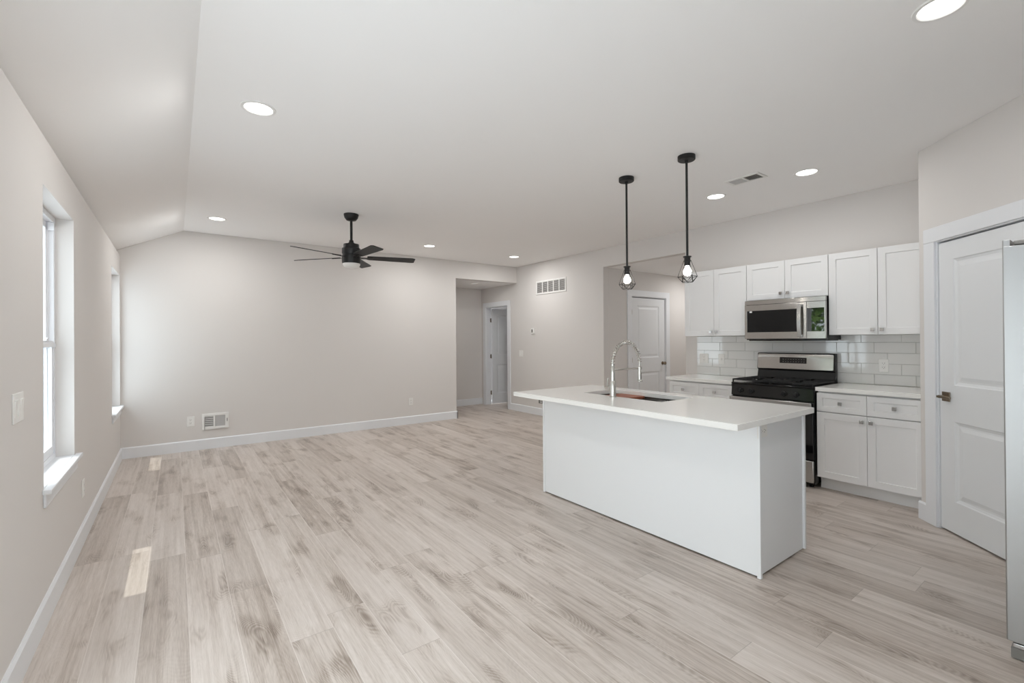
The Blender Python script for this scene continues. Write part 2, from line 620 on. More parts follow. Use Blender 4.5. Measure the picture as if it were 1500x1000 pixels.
# side passage
struct('wall_passage_far', sheet([XR + 0.12, 9.0], [0.0, PZ], [(5.94, 6.86, -0.01, 2.065)],
                                 lambda u, v, d: (u, PASS_Y1 + d, v), 0.12), M['wall'])
struct('wall_passage_near', MB().box(XR + 0.12, 9.0, PASS_Y0 - 0.12, PASS_Y0, 0, PZ), M['wall'])
struct('wall_passage_end', MB().box(9.0, 9.12, PASS_Y0 - 0.12, PASS_Y1 + 0.12, 0, PZ), M['wall'])
struct('ceiling_passage', MB().box(XR + 0.12, 9.12, PASS_Y0 - 0.12, PASS_Y1 + 0.12, PZ, PZ + 0.1), M['ceil'])
struct('wall_light_stop', MB().prism([(7.6, PASS_Y1 + 0.12), (7.6, 5.75), (XR + 0.12, 5.75), (XR + 0.12, 5.65), (7.5, 5.65), (7.5, PASS_Y1 + 0.12)], 'Z', 0, PZ), M['wall'])  # unseen box added behind the passage door to keep sky light out
struct('ceiling_light_stop', MB().box(XR + 0.12, 7.6, PASS_Y1 + 0.12, 5.75, PZ, PZ + 0.1), M['ceil'])  # lid of the added light-blocking box
# bedroom behind the open hall door
struct('wall_bedroom', MB().prism([(XR + 0.12, 5.9), (8.6, 5.9), (8.6, HALL_Y + 0.5), (XR + 0.12, HALL_Y + 0.5), (XR + 0.12, HALL_Y + 0.4),
                                   (8.5, HALL_Y + 0.4), (8.5, 6.0), (XR + 0.12, 6.0)], 'Z', 0, HZ), M['wall'])
struct('ceiling_bedroom', MB().box(XR + 0.12, 8.6, 5.9, HALL_Y + 0.5, HZ, HZ + 0.1), M['ceil'])

# pantry: slanted wall in its own frame (s along the wall, n toward the room)
PU, PN = Vector((-1, -1, 0)).normalized(), Vector((-1, 1, 0)).normalized()


def pp(s, n, z):
    p = Vector((COR[0], COR[1], 0)) + PU * s + PN * n
    return (p.x, p.y, z)


PD0, PD1, PDZ = 0.165, 0.885, 2.05
struct('wall_pantry', sheet([0.0, S_END], [0.0, ZC], [(PD0, PD1, -0.01, PDZ)], lambda u, v, d: pp(u, -d, v), 0.1), M['wall'])
struct('wall_pantry_return', MB().box(COR[0] + 0.02, XR, COR[1] - 0.1, COR[1], 0, ZC), M['wall'])
struct('wall_pantry_side', MB().box(PRX, PRX + 0.1, YN, 0.2, 0, ZC), M['wall'])

# baseboards
BH, BT = 0.132, 0.014


def base_x(name, x0, x1, y, sgn):
    struct(name, MB().prism([(y, 0), (y + sgn * BT, 0), (y + sgn * BT, BH - 0.012), (y + sgn * BT * 0.35, BH), (y, BH)], 'X', x0, x1), M['trim'])


def base_y(name, y0, y1, x, sgn):
    struct(name, MB().prism([(x, 0), (x + sgn * BT, 0), (x + sgn * BT, BH - 0.012), (x + sgn * BT * 0.35, BH), (x, BH)], 'Y', y0, y1), M['trim'])


base_y('baseboard_left', PATIO[1] + 0.08, YB, XL, 1)
base_x('baseboard_back', XL + BT, 3.96 + BT, YB, -1)
base_y('baseboard_back_return', YB - BT, YB + 0.12, 3.96, 1)
base_y('baseboard_right', PASS_Y1, 7.245, XR, -1)
base_x('baseboard_passage', XR + 0.12, 5.84, PASS_Y1, -1)
base_x('baseboard_passage_far', 6.96, 9.0, PASS_Y1, -1)
base_x('baseboard_hall', 2.9, XR, HALL_Y, -1)
pb = MB()
pb.add([pp(a, n, z) for a in (-0.014, 0.067) for n, z in ((0, 0), (BT, 0), (BT, BH - 0.012), (BT * 0.35, BH), (0, BH))],
       [(0, 1, 2, 3, 4), (9, 8, 7, 6, 5)] + [(i, (i + 1) % 5, 5 + (i + 1) % 5, 5 + i) for i in range(5)])
struct('baseboard_pantry', pb, M['trim'])
pb = MB()
pb.add([pp(a, n, z) for a in (0.983, S_END) for n, z in ((0, 0), (BT, 0), (BT, BH - 0.012), (BT * 0.35, BH), (0, BH))],
       [(0, 1, 2, 3, 4), (9, 8, 7, 6, 5)] + [(i, (i + 1) % 5, 5 + (i + 1) % 5, 5 + i) for i in range(5)])
struct('baseboard_pantry_end', pb, M['trim'])


# ------------------------------------------------------------------ doors
def casing(name, place, u0, u1, ztop, w=0.09, t=0.018, wall=0.12):
    """door trim: two legs, a head and the jamb lining, place(u, n, z)"""
    mb = MB()

    def bx(a0, a1, n0, n1, z0, z1):
        vs = [place(a, n, z) for z in (z0, z1) for (a, n) in ((a0, n0), (a1, n0), (a1, n1), (a0, n1))]
        mb.add(vs, [(0, 3, 2, 1), (4, 5, 6, 7), (0, 1, 5, 4), (1, 2, 6, 5), (2, 3, 7, 6), (3, 0, 4, 7)])
    bx(u0 - w, u0 + 0.005, 0, t, 0, ztop - 0.005)
    bx(u1 - 0.005, u1 + w, 0, t, 0, ztop - 0.005)
    bx(u0 - w, u1 + w, 0, t * 1.06, ztop - 0.005, ztop + w)
    bx(u0 - 0.001, u0 + 0.014, -wall, 0.004, 0, ztop)
    bx(u1 - 0.014, u1 + 0.001, -wall, 0.004, 0, ztop)
    bx(u0, u1, -wall, 0.004, ztop - 0.014, ztop)
    return struct(name, mb, M['trim'], bevel=0.003)


def door_leaf(name, place, w, h, panels, t=0.035):
    """two-panel moulded door; place(u, n, z): n=0 front face, n=-t back face"""
    mb = MB()
    us = sorted({0.0, w} | {p[0] for p in panels} | {p[1] for p in panels})
    zs = sorted({0.0, h} | {p[2] for p in panels} | {p[3] for p in panels})
    for side in (0, 1):
        def P(u, n, z):
            return place(u, n if side == 0 else -t - n, z)
        for i in range(len(us) - 1):
            for j in range(len(zs) - 1):
                cu, cz = (us[i] + us[i + 1]) / 2, (zs[j] + zs[j + 1]) / 2
                if any(p[0] < cu < p[1] and p[2] < cz < p[3] for p in panels):
                    continue
                mb.add([P(us[i], 0, zs[j]), P(us[i + 1], 0, zs[j]), P(us[i + 1], 0, zs[j + 1]), P(us[i], 0, zs[j + 1])], [(0, 1, 2, 3)])
        for a0, a1, b0, b1 in panels:
            rings = [(0.0, 0.0), (0.006, -0.006), (0.022, -0.011), (0.034, -0.010), (0.058, -0.004)]
            vs = []
            for q, n in rings:
                vs += [P(a0 + q, n, b0 + q), P(a1 - q, n, b0 + q), P(a1 - q, n, b1 - q), P(a0 + q, n, b1 - q)]
            fs = []
            for r in range(len(rings) - 1):
                for q in range(4):
                    fs.append((r * 4 + q, r * 4 + (q + 1) % 4, r * 4 + 4 + (q + 1) % 4, r * 4 + 4 + q))
            e0 = (len(rings) - 1) * 4
            fs.append((e0, e0 + 1, e0 + 2, e0 + 3))
            mb.add(vs, fs)
    c = [(0, 0), (w, 0), (w, h), (0, h)]
    for q in range(4):
        a, b = c[q], c[(q + 1) % 4]
        mb.add([place(a[0], 0, a[1]), place(b[0], 0, b[1]), place(b[0], -t, b[1]), place(a[0], -t, a[1])], [(0, 1, 2, 3)])
    o = build(name, mb, M['door'])
    o['kind'] = 'structure'
    return o


def hinge(parent, p, axis_n, axis_u):
    mb = MB()
    p = Vector(p)
    mb.cyl(p + Vector((0, 0, -0.045)), p + Vector((0, 0, 0.045)), 0.006, 10)
    n, u = Vector(axis_n), Vector(axis_u)
    a = p + u * 0.022
    vs = [a + Vector((0, 0, -0.04)), p + Vector((0, 0, -0.04)), p + Vector((0, 0, 0.04)), a + Vector((0, 0, 0.04))]
    vs += [q - n * 0.003 for q in vs]
    mb.add(vs, [(0, 1, 2, 3), (7, 6, 5, 4), (0, 3, 7, 4), (1, 5, 6, 2), (0, 4, 5, 1), (3, 2, 6, 7)])
    return build('hinge', mb, M['nickel'], parent, smooth=True)


# pantry door (door_1)
casing('trim_1', pp, PD0, PD1, PDZ, w=0.097, wall=0.1)
PDW = PD1 - PD0 - 0.034
d1 = door_leaf('door_1', lambda u, n, z: pp(PD0 + 0.017 + u, -0.006 + n, 0.014 + z), PDW, 2.011,
               [(0.125, PDW - 0.125, 0.215, 0.765), (0.125, PDW - 0.125, 1.015, 1.885)])
hp = MB()
hc = Vector(pp(PD0 + 0.017 + 0.06, -0.006, 0.945))


def rect_plate(mb, c, u, n, up, w, h, t):
    vs = []
    for k2 in (0, t):
        for a, b in ((-w / 2, -h / 2), (w / 2, -h / 2), (w / 2, h / 2), (-w / 2, h / 2)):
            vs.append(Vector(c) + Vector(u) * a + Vector(up) * b + Vector(n) * k2)
    mb.add(vs, [(0, 3, 2, 1), (4, 5, 6, 7), (0, 1, 5, 4), (1, 2, 6, 5), (2, 3, 7, 6), (3, 0, 4, 7)])
    return mb


UP = Vector((0, 0, 1))
rect_plate(hp, hc, PU, PN, UP, 0.066, 0.066, 0.009)
hp.cyl(hc + PN * 0.005, hc + PN * 0.052, 0.011, 16)
lev = hc + PN * 0.052
rect_plate(hp, lev + PU * 0.045 - PN * 0.006, PU, PN, UP, 0.115, 0.016, 0.012)
build('door_handle', hp, M['nickel'], d1, bevel=0.0015)
for z in (0.2, 1.05, 1.85):
    hinge(d1, pp(PD1 - 0.014, 0.004, z), PN, -PU)

# passage door (door_2)
casing('trim_2', lambda u, n, z: (u, PASS_Y1 - n, z), 5.94, 6.86, 2.065, w=0.095)
d2w = 0.92 - 0.034
d2 = door_leaf('door_2', lambda u, n, z: (5.957 + u, PASS_Y1 + 0.012 - n, 0.014 + z), d2w, 2.026,
               [(0.155, d2w - 0.155, 0.23, 0.80), (0.155, d2w - 0.155, 1.035, 1.90)])
kb = MB().lathe([(0.031, 0), (0.031, 0.006), (0.012, 0.010), (0.012, 0.030), (0.024, 0.038), (0.0285, 0.050), (0.024, 0.062), (0.0, 0.066)],
                (5.957 + d2w - 0.065, PASS_Y1 + 0.012, 0.945), (0, -1, 0), 24)
build('door_knob', kb, M['nickel'], d2, smooth=True)
for z in (0.22, 1.02, 1.80):
    hinge(d2, (5.956, PASS_Y1 + 0.006, z), (0, -1, 0), (1, 0, 0))

# hall door, standing open into the bedroom (door_3)
casing('trim_3', lambda u, n, z: (XR - n, u, z), 7.335, 8.125, 2.05, w=0.09)
d3w = 0.76
d3 = door_leaf('door_3', lambda u, n, z: (XR + 0.130 + u, 8.086 - n, 0.014 + z), d3w, 2.012,
               [(0.12, d3w - 0.12, 0.215, 0.83), (0.12, d3w - 0.12, 1.03, 1.88)])
for z in (0.25, 1.02, 1.78):
    hinge(d3, (XR + 0.112, 8.100, z), (0, -1, 0), (-1, 0, 0))
kb = MB().lathe([(0.031, 0), (0.031, 0.006), (0.012, 0.010), (0.012, 0.030), (0.024, 0.038), (0.0285, 0.050), (0.024, 0.062), (0.0, 0.066)],
                (XR + 0.118 + d3w - 0.065, 8.092, 0.945), (0, -1, 0), 24)
build('door_knob', kb, M['nickel'], d3, smooth=True)


# ------------------------------------------------------------------ windows
def ring_box(mb, x0, x1, y0, y1, z0, z1, w, wb=None):
    wb = w if wb is None else wb
    mb.box(x0, x1, y0, y0 + w, z0, z1)
    mb.box(x0, x1, y1 - w, y1, z0, z1)
    mb.box(x0, x1, y0 + w, y1 - w, z1 - w, z1)
    mb.box(x0, x1, y0 + w, y1 - w, z0, z0 + wb)


def make_window(n, W, mid):
    y0, y1, z0, z1 = W
    fr = MB()
    xo, xi = XL - OUT + 0.005, XL - 0.085
    ring_box(fr, xo, xi, y0, y1, z0, z1, 0.034, 0.04)
    for xs in (xi - 0.028, xi - 0.052):     # jamb tracks
        fr.box(xs - 0.003, xs + 0.003, y0 + 0.034, y0 + 0.040, z0 + 0.04, z1 - 0.034)
        fr.box(xs - 0.003, xs + 0.003, y1 - 0.040, y1 - 0.034, z0 + 0.04, z1 - 0.034)
    w = struct('window_%d' % n, fr, M['vinyl'], bevel=0.002)
    lo = MB()
    ring_box(lo, xi - 0.026, xi - 0.004, y0 + 0.036, y1 - 0.036, z0 + 0.042, mid, 0.036, 0.05)
    lo.box(xi - 0.004, xi + 0.008, y0 + 0.036, y1 - 0.036, mid - 0.036, mid - 0.012)
    lower = build('window_sash', lo, M['vinyl'], w, bevel=0.002)
    build('window_pane', MB().box(xi - 0.017, xi - 0.013, y0 + 0.070, y1 - 0.070, z0 + 0.09, mid - 0.034), M['lowe'], lower)
    lk = MB()
    for f in (0.28, 0.72):
        yy = y0 + (y1 - y0) * f
        lk.box(xi - 0.022, xi + 0.004, yy - 0.022, yy + 0.022, mid, mid + 0.012)
        lk.box(xi - 0.012, xi + 0.006, yy - 0.006, yy + 0.020, mid + 0.012, mid + 0.020)
    build('sash_lock', lk, M['vinyl'], lower, bevel=0.002)
    up = MB()
    ring_box(up, xi - 0.052, xi - 0.030, y0 + 0.036, y1 - 0.036, mid - 0.036, z1 - 0.036, 0.036)
    upper = build('window_sash', up, M['vinyl'], w, bevel=0.002)
    build('window_pane', MB().box(xi - 0.043, xi - 0.039, y0 + 0.070, y1 - 0.070, mid - 0.002, z1 - 0.07), M['lowe'], upper)
    cor = MB()
    for yy in (y0 + 0.036, y1 - 0.052):      # balance covers at the top of the tracks
        cor.box(xi - 0.026, xi + 0.004, yy, yy + 0.016, z1 - 0.085, z1 - 0.034)
    build('balance_cover', cor, M['vinyl'], w, bevel=0.002)
    st = MB()
    st.box(xi - 0.004, XL + 0.001, y0 + 0.001, y1 - 0.001, z0 - 0.002, z0 + 0.012)
    st.box(XL, XL + 0.034, y0 - 0.035, y1 + 0.055, z0 - 0.012, z0 + 0.012)
    build('window_sill', st, M['trim'], w, bevel=0.004)
    build('sill_apron', MB().box(XL, XL + 0.011, y0 - 0.012, y1 + 0.030, z0 - 0.080, z0 - 0.012), M['trim'], w, bevel=0.003)
    return w


make_window(1, W1, 1.375)
make_window(2, W2, 1.36)

# sliding glass door of the left wall, beyond the left edge of the picture (door_4)
y0, y1, z0, z1 = PATIO
pf = MB()
ring_box(pf, XL - OUT + 0.005, XL - 0.03, y0, y1, z0, z1, 0.05, 0.03)
pd = struct('door_4', pf, M['vinyl'], bevel=0.003)
ym = (y0 + y1) / 2
for a, b, x in ((y0 + 0.05, ym + 0.03, XL - 0.075), (ym - 0.03, y1 - 0.05, XL - 0.115)):
    s = MB()
    ring_box(s, x - 0.03, x, a, b, z0 + 0.03, z1 - 0.05, 0.065, 0.09)
    so = build('sliding_panel', s, M['vinyl'], pd, bevel=0.003)
    build('door_pane', MB().box(x - 0.018, x - 0.012, a + 0.06, b - 0.06, z0 + 0.115, z1 - 0.11), M['glass'], so)

# unseen glazed door behind the camera, added to let in more light (added_light_door)
x0, x1, z0, z1 = LIGHT_DOOR
pf = MB()
ring_box(pf, YN - OUT + 0.005, YN - 0.03, x0, x1, z0, z1, 0.05, 0.03)
pf.v = [Vector((p.y, p.x, p.z)) for p in pf.v]
pd = struct('added_light_door', pf, M['vinyl'], bevel=0.003)
for a, b, y in ((x0 + 0.05, x1 - 0.05, YN - 0.075),):
    s = MB()
    ring_box(s, y - 0.03, y, a, b, z0 + 0.03, z1 - 0.05, 0.065, 0.09)
    s.v = [Vector((p.y, p.x, p.z)) for p in s.v]
    so = build('door_sash', s, M['vinyl'], pd, bevel=0.003)
    build('door_pane', MB().box(a + 0.06, b - 0.06, y - 0.018, y - 0.012, z0 + 0.115, z1 - 0.11), M['glass'], so)

# outdoors: eave, lawn, hedge trees seen only as mirror images in the microwave and the tiles
struct('roof_eave', MB().box(-1.0, XL - OUT - 0.005, YN - 0.4, YB + 0.5, 2.36, 2.5), M['soffit'])


def leaf_cloud(mb, c, rx, ry, rz, n, size):
    for _ in range(n):
        while True:
            p = Vector((random.uniform(-1, 1), random.uniform(-1, 1), random.uniform(-1, 1)))
            if 0.35 < p.length < 1:
                break
        p = Vector((c[0] + p.x * rx, c[1] + p.y * ry, c[2] + p.z * rz))
        a = Vector((random.gauss(0, 1), random.gauss(0, 1), random.gauss(0, 1))).normalized()
        b = a.orthogonal().normalized()
        b.rotate(Matrix.Rotation(random.uniform(0, 6.28), 3, a))
        d = a.cross(b)
        sz = size * random.uniform(0.6, 1.4)
        mb.add([p - b * sz, p + d * sz * 0.5, p + b * sz, p - d * sz * 0.5], [(0, 1, 2, 3)])


tb = MB()
for y_, z_, ry_ in ((4.9, 3.3, 1.9), (7.4, 3.1, 1.9), (9.9, 3.4, 2.0)):
    leaf_cloud(tb, (-9.5, y_, z_), 1.3, ry_, 1.75, 1900, 0.16)
nleaf = len(tb.f)
for y_ in (4.9, 7.4, 9.9):
    tb.cyl((-9.5, y_, -1.0), (-9.5, y_, 3.6), 0.16, 10, r1=0.06)
trees = build('tree_foliage', tb, M['leaf'])
trees.data.materials.append(M['bark'])
for q in trees.data.polygons:
    if len(q.vertices) > 4 or q.area > 0.25:
        q.material_index = 1
trees['kind'] = 'stuff'
tag(trees, 'green tree foliage outdoors, mirrored in the microwave keypad glass', 'trees')

# ------------------------------------------------------------------ ceiling fixtures
def lamp_light(name, loc, watts, size, parent):
    ld = bpy.data.lights.new(name, 'AREA')
    ld.shape = 'DISK'
    ld.size = size
    ld.energy = watts
    ld.color = (1.0, 0.995, 0.98)
    lo = bpy.data.objects.new(name, ld)
    COL.objects.link(lo)
    lo.parent = parent
    lo.location = loc
    return lo


def make_downlight(loc, label, lens, watts):
    t = thing('recessed_light', label, 'ceiling light', loc, 'recessed lights in the ceiling')
    x, y, z = loc
    build('trim_ring', MB().lathe([(0.094, 0.0), (0.092, -0.005), (0.078, -0.0065), (0.0735, -0.002), (0.0735, 0.0)], loc, seg=48),
          M['plastic'], t, smooth=True)
    build('lens', MB().lathe([(0.0, -0.0045), (0.060, -0.0042), (0.0737, -0.0018)], loc, seg=48), lens, t, smooth=True)
    if watts:
        lamp_light('lamp', (0, 0, -0.012), watts, 0.13, t)
    return t


DL = [((0.406, 3.09), 'round recessed light nearest the sloped ceiling strip, large, left of the fan'),
      ((0.387, 6.13), 'small round recessed light near the top left corner of the back wall'),
      ((3.023, 6.15), 'small round recessed light just right of the ceiling fan'),
      ((4.578, 6.155), 'small round recessed light in the far corner above the hall opening'),
      ((4.276, 2.428), 'round recessed light beside the ceiling air vent, above the left wall cabinet'),
      ((4.282, 1.629), 'round recessed light right of the air vent, above the right wall cabinet'),
      ((2.608, 0.478), 'large round recessed light cut by the top edge at the upper right')]
dl0 = make_downlight((DL[0][0][0], DL[0][0][1], ZC), DL[0][1], M['lens'], LAMP_W)
for (x, y), lab in DL[1:4]:
    dup(dl0, (x, y, ZC), lab)
dlk = make_downlight((DL[4][0][0], DL[4][0][1], ZC), DL[4][1], M['lens'], LAMP_K)
dup(dlk, (DL[5][0][0], DL[5][0][1], ZC), DL[5][1])
make_downlight((DL[6][0][0], DL[6][0][1], ZC), DL[6][1], M['lens'], 5.5)
dlh = make_downlight((4.63, 7.50, HZ), 'dim round recessed light in the low hall ceiling', M['lens_dim'], 1.4)

make_downlight((7.3, 4.1, PZ), 'unseen round recessed light added in the passage ceiling to brighten the passage', M['lens_dim'], 8.0)  # lamp out of view, added to brighten the passage

# supply vent in the ceiling
vt = thing('ceiling_vent', 'white rectangular supply vent in the ceiling above the cabinets', 'air vent', (4.02, 2.01, ZC))
vx0, vx1, vy0, vy1 = 3.93, 4.11, 1.862, 2.158
fr = MB()
for a in ((vx0, vx0 + 0.028, vy0, vy1), (vx1 - 0.028, vx1, vy0, vy1), (vx0 + 0.028, vx1 - 0.028, vy0, vy0 + 0.026),
          (vx0 + 0.028, vx1 - 0.028, vy1 - 0.026, vy1), (vx0 + 0.028, vx1 - 0.028, 2.002, 2.018)):
    fr.box(a[0], a[1], a[2], a[3], ZC - 0.007, ZC - 0.0005)
build('vent_frame', fr, M['plastic'], vt, bevel=0.002)
build('vent_backing', MB().box(vx0 + 0.02, vx1 - 0.02, vy0 + 0.02, vy1 - 0.02, ZC - 0.0012, ZC - 0.0004), M['ducthole'], vt)
for (a, b, sg) in ((vy0 + 0.026, 2.002, -1), (2.018, vy1 - 0.026, 1)):
    lv = MB()
    n = 9
    for i in range(n):
        y = a + (b - a) * (i + 0.5) / n
        h = 0.0045
        lv.prism([(y - h, ZC - 0.0015 if sg > 0 else ZC - 0.0065), (y + h, ZC - 0.0065 if sg > 0 else ZC - 0.0015),
                  (y + h + 0.001, ZC - 0.0055 if sg > 0 else ZC - 0.001), (y - h + 0.001, ZC - 0.001 if sg > 0 else ZC - 0.0055)],
                 'X', vx0 + 0.028, vx1 - 0.028)
    build('louver_bank', lv, M['grille'], vt)


# pendants
def make_pendant(loc, label):
    x, y, z = loc
    t = thing('pendant_light', label, 'pendant light', loc, 'pendant lights over the island')
    build('ceiling_canopy', MB().lathe([(0.064, 0.0), (0.064, -0.030), (0.060, -0.034), (0.014, -0.035), (0.012, -0.052), (0.0, -0.052)], loc, seg=40),
          M['black'], t, smooth=True)
    zt = z - 0.765                      # top of the socket cap
    build('rod', MB().cyl((x, y, z - 0.04), (x, y, zt), 0.0088, 16), M['black'], t, smooth=True)
    build('socket', MB().lathe([(0.0, 0.004), (0.012, 0.004), (0.030, 0.0), (0.030, -0.007), (0.022, -0.010), (0.0225, -0.045), (0.0205, -0.047), (0.0205, -0.072), (0.0, -0.072)],
                               (x, y, zt), seg=28), M['black'], t, smooth=True)
    cg = MB()
    z1, z2, z3 = zt - 0.034, zt - 0.155, zt - 0.196
    r1, r2, r3 = 0.026, 0.070, 0.041
    n = 6
    top = [Vector((x + r1 * math.cos(2 * PI * i / n), y + r1 * math.sin(2 * PI * i / n), z1)) for i in range(n)]
    mid = [Vector((x + r2 * math.cos(2 * PI * (i + 0.0) / n), y + r2 * math.sin(2 * PI * i / n), z2)) for i in range(n)]
    bot = [Vector((x + r3 * math.cos(2 * PI * (i + 0.5) / n), y + r3 * math.sin(2 * PI * (i + 0.5) / n), z3)) for i in range(n)]
    w = 0.0021
    for i in range(n):
        j = (i + 1) % n
        cg.tube([top[i], mid[i]], w, 6)
        cg.tube([mid[i], mid[j]], w, 6)
        cg.tube([mid[i], bot[i]], w, 6)
        cg.tube([mid[j], bot[i]], w, 6)
        cg.tube([bot[i], bot[j]], w, 6)
        cg.tube([top[i], top[j]], w * 1.2, 6)
    build('wire_cage', cg, M['black'], t)
    build('bulb', MB().lathe([(0.0, -0.068), (0.012, -0.070), (0.0135, -0.080), (0.021, -0.092), (0.0285, -0.108), (0.030, -0.121), (0.026, -0.136), (0.015, -0.147), (0.0, -0.150)],
                             (x, y, zt), seg=24), M['bulb'], t, smooth=True)
    ld = bpy.data.lights.new('bulb_light', 'POINT')
    ld.energy = BULB_W
    ld.color = (1.0, 0.93, 0.84)
    ld.shadow_soft_size = 0.034
    lo = bpy.data.objects.new('bulb_light', ld)
    COL.objects.link(lo)
    lo.parent = t
    lo.location = (0, 0, -0.765 - 0.118)
    return t


pn = make_pendant((3.147, 2.597, ZC), 'black wire cage pendant light above the sink, left one of the pair')
dup(pn, (3.148, 2.02, ZC), 'black wire cage pendant light nearer the stove, right one of the pair')

# ceiling fan
FX, FY = 1.567, 5.103
fan = thing('ceiling_fan', 'black five-blade ceiling fan with a round white light, hanging from the ceiling', 'ceiling fan', (FX, FY, ZC))
build('ceiling_canopy', MB().lathe([(0.078, 0.0), (0.078, -0.012), (0.070, -0.040), (0.050, -0.066), (0.020, -0.074), (0.0, -0.074)], (FX, FY, ZC), seg=40), M['black'], fan, smooth=True)
build('downrod', MB().cyl((FX, FY, ZC - 0.06), (FX, FY, 2.44), 0.0135, 20), M['black'], fan, smooth=True)
build('motor_housing', MB().lathe([(0.0, 2.470), (0.022, 2.470), (0.024, 2.450), (0.036, 2.436), (0.050, 2.428), (0.082, 2.424), (0.084, 2.385), (0.098, 2.378),
                                   (0.100, 2.325), (0.094, 2.316), (0.094, 2.305), (0.100, 2.298), (0.100, 2.225), (0.094, 2.212), (0.0, 2.212)], (FX, FY, 0), seg=48),
      M['black'], fan, smooth=True)
build('light_lens', MB().lathe([(0.0, 2.158), (0.045, 2.162), (0.078, 2.176), (0.090, 2.196), (0.092, 2.213)], (FX, FY, 0), seg=48), M['fanlens'], fan, smooth=True)
for i in range(5):
    ang = math.radians(58 + 72 * i)
    mtx = Matrix.Translation((FX, FY, 2.285)) @ Matrix.Rotation(ang, 4, 'Z') @ Matrix.Rotation(math.radians(-12), 4, 'X')
    b = MB()
    out = [(0.165, -0.045), (0.19, -0.052), (0.66, -0.066), (0.69, -0.050), (0.69, 0.058), (0.66, 0.066), (0.19, 0.052), (0.165, 0.045)]
    b.prism(out, 'Z', -0.0035, 0.0035)
    bo = build('blade', b.xf(mtx), M['blade'], fan, bevel=0.0015)
    br = MB()
    br.prism([(0.085, -0.020), (0.15, -0.018), (0.215, -0.034), (0.225, -0.030), (0.225, 0.030), (0.215, 0.034), (0.15, 0.018), (0.085, 0.020)], 'Z', -0.009, -0.0035)
    build('blade_bracket', br.xf(mtx), M['black'], bo, bevel=0.001)

# ------------------------------------------------------------------ wall plates, grilles
def outlet(label, c, u, n, group='power outlets', kind='duplex', w=0.075, h=0.118, cat='power outlet', name='power_outlet', plate=None):
    u, n = Vector(u), Vector(n)
    t = thing(name, label, cat, c, group)
    c = Vector(c)
    m = MB()
    rect_plate(m, c, u, n, UP, w, h, 0.006)
    build('wall_plate', m, plate or M['plastic'], t, bevel=0.0025)
    if kind == 'duplex':
        for dzz in (-0.0195, 0.0195):
            m = MB()
            rect_plate(m, c + UP * dzz + n * 0.005, u, n, UP, 0.030, 0.028, 0.003)
            f = build('receptacle', m, M['plastic'], t, bevel=0.002)
            m = MB()
            for a in (-0.007, 0.007):
                rect_plate(m, c + UP * (dzz + 0.003) + n * 0.0077, u + Vector((0, 0, 0)), n, UP, 0.0022, 0.009, 0.0006)
                m.v[-8:] = [q + u * a for q in m.v[-8:]]
            m.cyl(c + UP * (dzz - 0.008) + n * 0.0077, c + UP * (dzz - 0.008) + n * 0.0083, 0.0024, 10)
            build('slot', m, M['slot'], f)
    elif kind == 'rocker':
        k = max(1, round((w - 0.03) / 0.046))
        for i in range(k):
            a = (i - (k - 1) / 2) * 0.046
            m = MB()
            cc = c + u * a + n * 0.006
            vs = [cc + u * q + UP * r for r in (-0.033, 0.0, 0.033) for q in (-0.0165, 0.0165)]
            lift = (0.0008, 0.0018, 0.0038) if i % 2 == 0 else (0.0038, 0.0018, 0.0008)
            vs2 = [vs[j] + n * lift[j // 2] for j in range(6)]
            m.add(vs + vs2, [(0, 2, 3, 1), (2, 4, 5, 3), (6, 7, 9, 8), (8, 9, 11, 10), (0, 1, 7, 6), (4, 10, 11, 5),
                             (0, 6, 8, 2), (2, 8, 10, 4), (1, 3, 9, 7), (3, 5, 11, 9)])
            build('rocker', m, M['plastic'], t)
    elif kind == 'toggle':
        m = MB()
        rect_plate(m, c + n * 0.005, u, n, UP, 0.011, 0.024, 0.009)
        build('toggle', m, M['plastic'], t, bevel=0.001)
    return t


LX, RXn, BN = (1, 0, 0), (-1, 0, 0), (0, -1, 0)
outlet('white double rocker light switch plate on the left wall before the first window', (XL, 2.680, 1.104), (0, 1, 0), LX, group=None,
       kind='rocker', w=0.146, h=0.120, cat='light switch', name='light_switch')
outlet('white power outlet low on the left wall past the nearer window sill', (XL, 4.30, 0.365), (0, 1, 0), LX)
outlet('white power outlet on the back wall beside the floor-level vent', (0.155, YB, 0.368), (1, 0, 0), BN, w=0.08, h=0.126)
outlet('white power outlet low on the back wall toward the hall opening', (3.105, YB, 0.366), (1, 0, 0), BN)
outlet('light switch plate on the right wall below the thermostat', (XR, 6.91, 1.105), (0, 1, 0), RXn, group=None, kind='rocker', w=0.118,
       cat='light switch', name='light_switch')
outlet('grey power outlet low on the right wall behind the island corner', (XR, 6.33, 0.262), (0, 1, 0), RXn, w=0.14, h=0.09, plate=M['grey_plastic'])

# thermostat
t = thing('thermostat', 'small white thermostat with dark display on the right wall', 'thermostat', (XR, 6.54, 1.522))
m = MB()
rect_plate(m, (XR, 6.54, 1.522), (0, 1, 0), RXn, UP, 0.10, 0.10, 0.02)
build('case', m, M['plastic'], t, bevel=0.004)
m = MB()
rect_plate(m, (XR - 0.02, 6.555, 1.525), (0, 1, 0), RXn, UP, 0.030, 0.058, 0.001)
build('display', m, M['slot'], t)

